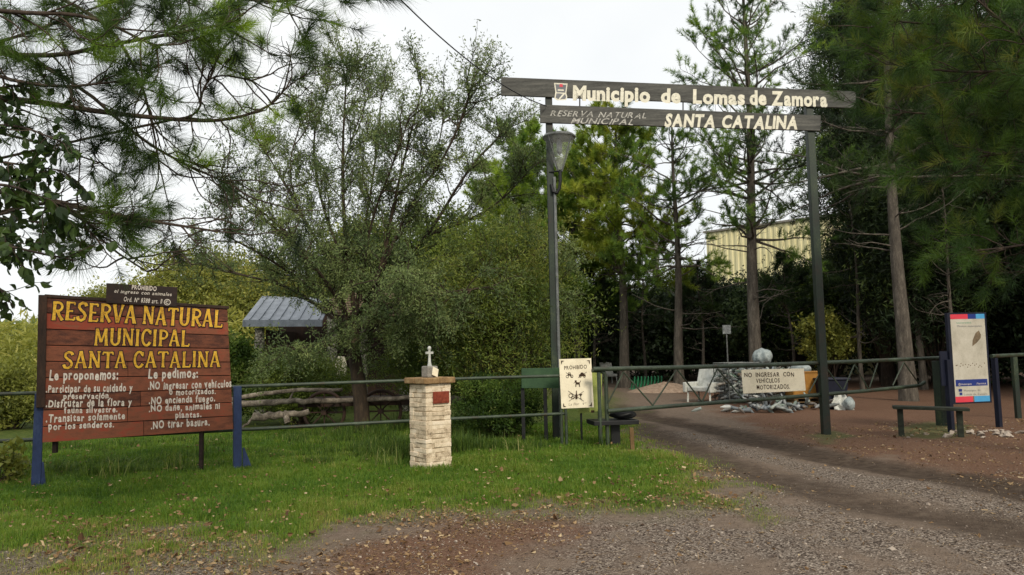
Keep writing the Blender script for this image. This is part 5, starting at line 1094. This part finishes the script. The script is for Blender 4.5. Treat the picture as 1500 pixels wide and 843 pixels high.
# second, far wood: one mass
r = np.random.default_rng(90); pos = []
def mass(x0, x1, y0, y1, h0, h1, n, base=0.0):
    x = r.uniform(x0, x1, n); y = r.uniform(y0, y1, n); top = h0 + (h1 - h0) * fbm(x, y, .12, 5); pos.append(np.stack([x, y, base + top * r.random(n) ** .6], 1))
mass(2, 42, 38, 56, 3.5, 5.6, 26000); mass(17, 26, 12, 36, 5, 9, 16000); mass(-14, 4, 48, 60, 4.5, 8, 14000)  # the wood running out of frame on the right is added to darken the yard
pos = np.concatenate(pos); tp4 = [spray_tpl(5, .3, .13, .3, r) for _ in range(5)]
V, F_, T = stamp(tp4, pos, r.normal(size=(len(pos), 3)), r.uniform(.8, 1.4, len(pos)), np.clip(fbm(pos[:, 0], pos[:, 1] + pos[:, 2] * 2, .6, 8) * .9 + r.normal(size=len(pos)) * .1 - .1, 0, .8), r)
tag(np_mesh('dark_woods', V, F_, LM['dark'], tint=T), 'dark wood closing the view behind the yard', kind='stuff')
pos = []; mass(-120, -14, 70, 95, 3.5, 6.5, 30000); mass(-14, 60, 75, 95, 4, 7, 9000); pos = np.concatenate(pos); tp4 = [spray_tpl(5, .6, .28, .6, r) for _ in range(4)]
V, F_, T = stamp(tp4, pos, r.normal(size=(len(pos), 3)), r.uniform(.8, 1.4, len(pos)), np.clip(fbm(pos[:, 0], pos[:, 1], .2, 8) * .8 + r.normal(size=len(pos)) * .1, 0, 1), r)
tag(np_mesh('distant_treeline', V, F_, LM['feather'], tint=T), 'distant line of trees beyond the field', kind='stuff')
# tall yellowing crop on the left
pos = []; mass(-60, -9.5, 26, 62, 2.0, 3.6, 52000); pos = np.concatenate(pos); tp4 = [spray_tpl(4, .34, .06, .2, r) for _ in range(4)]
V, F_, T = stamp(tp4, pos, r.normal(size=(len(pos), 3)) * [.6, .6, .5] + [0, 0, .9], r.uniform(.8, 1.4, len(pos)), np.clip(fbm(pos[:, 0], pos[:, 1], .35, 18) * .7 + .1 + r.normal(size=len(pos)) * .12, 0, 1), r)
tag(np_mesh('tall_crop_field', V, F_, LM['yellowgreen'], tint=T), 'tall yellow green growth covering the field beyond the signboard', kind='stuff')
bg = 'leafy trees beyond the signboard'
leafy('leafy_tree', 'rounded yellow green tree just beyond the end of the topper plank', 'tree', at_base(165, 46), 3.4, 6.0, 2.5, 90, 40, (.2, .1), 'yellowgreen', (.1, .7), 61, bg, clump_r=.4)
leafy('leafy_tree', 'yellow green tree directly behind the topper plank', 'tree', at_base(205, 47), 2.6, 6.1, 2.5, 70, 40, (.2, .1), 'yellowgreen', (.2, .8), 62, bg, clump_r=.4)
leafy('leafy_tree', 'wide yellow green tree between the signboard top and the shed roof', 'tree', at_base(300, 34), 5.4, 6.1, 1.2, 240, 46, (.17, .08), 'yellowgreen', (.0, .65), 63, bg, clump_r=.4)
leafy('leafy_tree', 'yellowish tree right behind the blue grey shed roof', 'tree', at_base(400, 33), 4.6, 5.4, 1.0, 190, 46, (.17, .08), 'yellowgreen', (.0, .75), 64, bg, clump_r=.4)
leafy('leafy_tree', 'olive green tree behind the tan tiled shed roof', 'tree', at_base(540, 33), 5.5, 7.2, 1.0, 240, 46, (.17, .08), 'shrub_olive', (.2, 1), 65, bg, clump_r=.4)
leafy('leafy_tree', 'olive green tree between the shed and the green pines', 'tree', at_base(650, 32), 5.0, 7.4, .8, 240, 46, (.17, .08), 'shrub_olive', (.1, .9), 66, bg, clump_r=.4)
# shrubs
leafy('feathery_shrub', 'large feathery olive shrub beside the street lamp post', 'shrub', at_base(735, 15.4), 3.2, 4.4, .4, 200, 34, (.09, .017), 'shrub_olive', (.1, 1), 71, clump_r=.29, trunk_r=.05, stems=6, fill=.25, depth=2.6, bark='bark_olive', tplk=7)
leafy('feathery_shrub', 'drooping olive shrub filling the gap below the shed roof', 'shrub', at_base(440, 18.6), 2.5, 1.75, .2, 130, 56, (.075, .018), 'shrub_olive', (.0, .7), 72, clump_r=.2, trunk_r=.04, stems=5, fill=.25, bark='bark_olive', tplk=7)
leafy('feathery_shrub', 'dense olive shrub directly behind the brick pillar', 'shrub', at_base(625, 17.6), 2.4, 2.4, .3, 130, 46, (.075, .018), 'shrub_olive', (.0, .7), 73, clump_r=.2, trunk_r=.04, stems=5, fill=.25, bark='bark_olive', tplk=7)
leafy('feathery_shrub', 'leafy green shrub between the signboard and the shed', 'shrub', at_base(338, 19), 1.3, 2.1, .2, 110, 50, (.1, .04), 'weed', (.1, .8), 74, clump_r=.2, trunk_r=.03, stems=5, fill=.25)
leafy('feathery_shrub', 'low dark shrub under the dark green board', 'shrub', at_base(728, 14.3), 1.5, 1.15, .1, 110, 46, (.07, .02), 'weed', (.0, .6), 75, clump_r=.15, trunk_r=.02, stems=5, fill=.2)
leafy('feathery_shrub', 'yellow green bush in the dark yard behind the barrier gate', 'shrub', at_base(1215, 29), 1.9, 2.9, .8, 50, 30, (.14, .07), 'yellowgreen', (.0, .6), 76, clump_r=.22, trunk_r=.03, stems=4, fill=.2)
leafy('broadleaf_plant', 'small yellow green leafy plant at the foot of a signboard post', 'plant', tuple(G(-2, 712)[:2]), .75, .52, .05, 22, 9, (.1, .06), 'yellowgreen', (.0, .6), 77, clump_r=.16, trunk_r=.012, stems=4, fill=.3, tplk=3)
leafy('feathery_shrub', 'light green bush between the crop field and the signboard', 'shrub', at_base(20, 19), 2.0, 1.6, .1, 90, 40, (.1, .035), 'yellowgreen', (.0, .5), 78, clump_r=.2, trunk_r=.03, stems=5, fill=.2)

# broad-leaved branches hanging in from the left
def broad():
    r = np.random.default_rng(8); b0 = P(-260, 500, 5.2); base = np.array([b0[0], 5.2, 0]); tree = thing('broadleaf_tree', 'dark broad leaved tree hanging in beneath the near pine branches by the signboard', 'tree', base); lim = Limbs(); pos, dr, tt = [], [], []
    tr = path(base - [0, 0, .3], (0.05, 0, 1), 6, 8, r, .05); lim.add(tr, np.linspace(.11, .03, 9))
    for pts, n in (([(-200, 180), (-60, 190), (20, 180), (95, 210)], 26), ([(-200, 230), (-60, 230), (20, 240), (90, 250)], 30), ([(-200, 280), (-60, 270), (20, 270), (75, 300)], 30), ([(-200, 330), (-80, 320), (10, 320), (85, 330)], 26), ([(-200, 340), (-80, 350), (10, 360), (60, 372), (112, 382)], 24), ([(-200, 370), (-80, 390), (-10, 410), (20, 450)], 30), ([(-200, 210), (-90, 240), (-20, 300), (10, 360)], 30), ([(-200, 150), (-60, 130), (0, 130), (60, 120)], 16)):
        dd = r.normal() * .35; W = np.array([P(x, y, 5.2 + dd + r.normal() * .08) for x, y in pts]); q0, _ = along(tr, min(.95, W[0][2] / 6)); L_ = smooth(np.vstack([[q0], W])); lim.add(L_, np.linspace(.018, .004, len(L_)), 5)
        for k in range(n):
            q, d = along(L_, r.uniform(.4, 1) if k else 1); s = path(q, hz(d + r.normal(size=3) * .8 + [0, 0, -.2]), r.uniform(.1, .32), 4, r, .2, (0, 0, -.5))
            if s[:, 2].min() < 1.93 + .25 * np.clip((s[:, 0].mean() + 3.2) * 2, 0, 1): continue
            lim.add(s, np.linspace(.004, .002, 5), 3); ct_ = r.uniform(0, .8)
            for a in (.3, .5, .7, .85, 1): p_, d3 = along(s, a); pos.append(p_); dr.append(d3 * .5 + r.normal(size=3) * .5 + [0, 0, -.5]); tt.append(np.clip(ct_ + r.normal() * .15, 0, 1))
    lim.build('trunk', M_['bark_dark'], tree); V = np.array([(0, 0, 0), (.024, .006, .02), (.03, .008, .04), (.014, .003, .07), (0, -.012, .085), (-.014, .003, .07), (-.03, .008, .04), (-.024, .006, .02), (0, 0, .04)])
    Fq = np.array([(0, 1, 2, 8), (8, 2, 3, 4), (8, 4, 5, 6), (0, 8, 6, 7)]); V, F_, T = stamp([(V, Fq)], pos, dr, r.uniform(.6, 1.15, len(pos)), tt, r); np_mesh('crown', V, F_, LM['broad'], tree, T)
broad()

# ------------------------------------------------------------------ grass, weeds, fallen leaves, gravel
r = np.random.default_rng(123)
def scatter(n, x0, x1, y0, y1, keep):
    x = r.uniform(x0, x1, n); y = y0 + (y1 - y0) * r.random(n) ** 1.5; g, ru, red, gr = masks(x, y); k = r.random(n) < keep(x, y, g, ru, red, gr)
    vis = np.abs(x) < .72 * y + .8; k &= vis; return x[k], y[k], g[k]
def blades(n, x, y, hgt, wd_, lean):
    z = gz(x, y); az = r.random(n) * 6.283; ln = r.normal(size=n) * lean; dx, dy = np.cos(az), np.sin(az); tx, ty = np.cos(az + 1.57), np.sin(az + 1.57); b0 = np.stack([x, y, z - .005], 1); sidev = np.stack([tx, ty, 0 * x], 1) * wd_[:, None] / 2
    mid = b0 + np.stack([dx * ln * .35 * hgt, dy * ln * .35 * hgt, hgt * .6], 1); tip = b0 + np.stack([dx * ln * hgt, dy * ln * hgt, hgt * (1 - .25 * np.abs(ln))], 1)
    V = np.stack([b0 - sidev, b0 + sidev, mid + sidev * .75, mid - sidev * .75, tip], 1).reshape(-1, 3); i = np.arange(n)[:, None] * 5
    return V, np.concatenate([i + [[0, 1, 2]], i + [[0, 2, 3]], i + [[3, 2, 4]]], 0)
x, y, g = scatter(620000, -9, 3.2, 5.2, 17, lambda x, y, g, *_: np.clip(g * 1.1 - .08, 0, 1) * np.clip(1.25 - y / 24, 0, 1))
n = len(x); cl_ = fbm(x, y, 3.4, 63); h = (.02 + .05 * fbm(x, y, .9, 61) + .10 * np.clip(cl_ - .42, 0, 1) + .035 * r.random(n)) * np.clip(.3 + .8 * g, 0, 1.1) * (1 + .35 * np.clip((y - 9) / 4, 0, 1))
V, F_ = blades(n, x, y, h, r.uniform(.004, .008, n) * np.clip(y / 9, .8, 1.6), .75)
T = np.clip(.12 + .5 * fbm(x, y, .8, 71) + .45 * (1 - g) + .5 * (cl_ - .5) + r.normal(size=n) * .17 + .15 * np.clip((8.2 - y) / 3, 0, 1), 0, 1)
tag(np_mesh('grass', V, F_, LM['grass'], tint=np.repeat(T, 5)), 'short green grass growing along the fence and signboard', kind='stuff')
# taller weeds along and behind the fence
fy = lambda x: gp[1] + (x - gp[0]) * fd[1] / fd[0]
x = r.uniform(-9, 1.5, 60000); y = fy(x) + .25 + r.random(60000) ** 1.4 * 6 - .3; cl = fbm(x, y, 1.3, 81); k = (r.random(60000) < np.clip((fbm(x, y, 2.6, 83) - .44) * 7, 0, 1)) & ~((x > .2) & (y > 12.8)); x, y, cl = x[k], y[k], cl[k]; n = len(x)
h = (.10 + .75 * np.clip(cl - .36, 0, 1) * r.uniform(.3, 1.3, n)) * np.where(x < -3.4, .6, 1); V, F_ = blades(n, x, y, h, r.uniform(.007, .014, n), .6)
T = np.clip(.1 + .5 * r.random(n) + .3 * (r.random(n) < .12), 0, 1); tag(np_mesh('weeds', V, F_, LM['weed'], tint=np.repeat(T, 5)), 'rough tall weeds along and behind the pipe fence', kind='stuff')
x = np.concatenate([r.normal(a, .12, m_) for a, m_ in ((-5.3, 90), (-4.7, 70), (-1.8, 60), (.1, 60))]); y = fy(x) * 0 + np.concatenate([r.normal(a, .12, m_) for a, m_ in ((10.3, 90), (10.9, 70), (11.0, 60), (12.0, 60))]); n = len(x)
V, F_ = blades(n, x, y, r.uniform(.15, .38, n), r.uniform(.008, .014, n), .7); tag(np_mesh('rough_grass', V, F_, LM['weed'], tint=np.repeat(np.clip(r.normal(.6, .2, n), 0, 1), 5)), 'long bladed tufts under the signboard', kind='stuff')
# fallen leaves
edge_pl = gpoly(edge_px)
def keep_leaf(x, y, g, ru, red, gr):
    e = np.exp(-(seg_dist(x, y, edge_pl) / .55) ** 2); bl_ = np.exp(-(((x + 3.0) / 1.6) ** 2 + ((y - 6.6) / 1.0) ** 2)); return np.clip(.04 + .13 * g + .85 * e * (y < 10.5) + .9 * bl_ + .42 * red + .07 * gr - .08 * ru, 0, 1) * np.clip((fbm(x, y, 1.9, 91) - .36) * 5, 0, 1)
x, y, g = scatter(80000, -9, 12, 4.8, 16, keep_leaf); n = len(x); z = gz(x, y) + .008 + .085 * np.clip(g * 1.3, 0, 1) * r.random(n) ** .5
tpl = [(np.array([(0, 0, 0), (w_ * .5, .25 * w_, L_ * .35), (w_ * .4, .1 * w_, L_ * .75), (0, c_, L_), (-w_ * .42, .2 * w_, L_ * .7), (-w_ * .5, .3 * w_, L_ * .3)]), np.array([(0, 1, 2, 3), (0, 3, 4, 5)])) for w_, L_, c_ in ((.03, .05, .01), (.022, .06, .02), (.036, .045, -.01))]
d = np.stack([r.normal(size=n), r.normal(size=n), r.normal(size=n) * .25], 1); a_ = r.normal(size=n) * .5
V, F_, T = stamp(tpl, np.stack([x, y, z], 1), d, np.exp(r.normal(-.5, .38, n)), np.clip(r.normal(.52, .27, n), 0, 1), r, spin=a_)
tag(np_mesh('fallen_leaves', V, F_, LM['litter'], tint=T), 'dry tan leaves fallen on the grass edge and dirt', kind='stuff')
# gravel
def stone_tpl(r):
    v = np.array([(1, 0, 0), (-1, 0, 0), (0, 1, 0), (0, -1, 0), (0, 0, 1), (0, 0, -1), (.7, .7, .3), (-.7, .6, .35), (.6, -.7, .3), (-.6, -.7, .35)]) * (1 + r.normal(size=(10, 1)) * .15) * [1, .8, .6]
    f = [(4, 6, 2), (4, 2, 7), (4, 7, 1), (4, 1, 9), (4, 9, 3), (4, 3, 8), (4, 8, 0), (4, 0, 6), (0, 6, 5), (6, 2, 5), (2, 7, 5), (7, 1, 5), (1, 9, 5), (9, 3, 5), (3, 8, 5), (8, 0, 5)]
    return v, np.array(f)
x, y, g = scatter(170000, -5, 12, 4.8, 15.5, lambda x, y, g, ru, red, gr: np.clip(.12 + .75 * gr + .15 * red - .09 * ru, 0, 1) * (1 - np.clip(g * 1.6, 0, 1)) * np.clip(1.3 - y / 16, .15, 1)); n = len(x)
V, F_, T = stamp([stone_tpl(r) for _ in range(5)], np.stack([x, y, gz(x, y) + .001], 1), np.stack([r.normal(size=n) * .3, r.normal(size=n) * .3, np.ones(n)], 1), np.exp(r.normal(-5.42, .55, n)), np.clip(r.normal(.5, .22, n), 0, 1), r)
tag(np_mesh('gravel', V, F_, M_['gravel'], tint=T), 'loose grey gravel on the dirt entrance', kind='stuff')
# pale rubble at the right edge
q = np.array([G(1470, 638)[0], G(1470, 638)[1]]); n = 46; x = q[0] + r.normal(size=n) * .75; y = q[1] + r.normal(size=n) * .28
V, F_, T = stamp([stone_tpl(r) for _ in range(5)], np.stack([x, y, gz(x, y) + .01], 1), np.stack([r.normal(size=n) * .3, r.normal(size=n) * .3, np.ones(n)], 1), np.exp(r.normal(-2.9, .4, n)), r.uniform(.5, 1, n), r)
tag(np_mesh('rubble', V, F_, M_['gravel'], tint=T), 'pale broken rubble scattered beside the information panel', kind='stuff')

# dry needles and straw on the dirt
x, y, g = scatter(60000, -6, 12, 4.8, 15, lambda x, y, g, ru, red, gr: np.clip(.06 + .4 * red + .25 * gr + .25 * np.exp(-(seg_dist(x, y, edge_pl) / .8) ** 2) - .05 * ru, 0, 1) * np.clip((fbm(x, y, 1.4, 97) - .38) * 4, 0, 1)); n = len(x)
az = r.random(n) * 6.283; l_ = r.uniform(.02, .075, n); dx = np.stack([np.cos(az), np.sin(az), r.normal(size=n) * .12], 1); sx1 = np.stack([-np.sin(az), np.cos(az), 0 * az], 1) * .0016; c = np.stack([x, y, gz(x, y) + .008], 1)
V = np.stack([c - dx * l_[:, None] - sx1, c - dx * l_[:, None] + sx1, c + dx * l_[:, None] + sx1, c + dx * l_[:, None] - sx1], 1).reshape(-1, 3)
tag(np_mesh('straw_litter', V, np.arange(4 * n).reshape(-1, 4), LM['litter'], tint=np.repeat(np.clip(r.normal(.55, .25, n), 0, 1), 4)), 'dry needles and straw strewn over the dirt', kind='stuff')
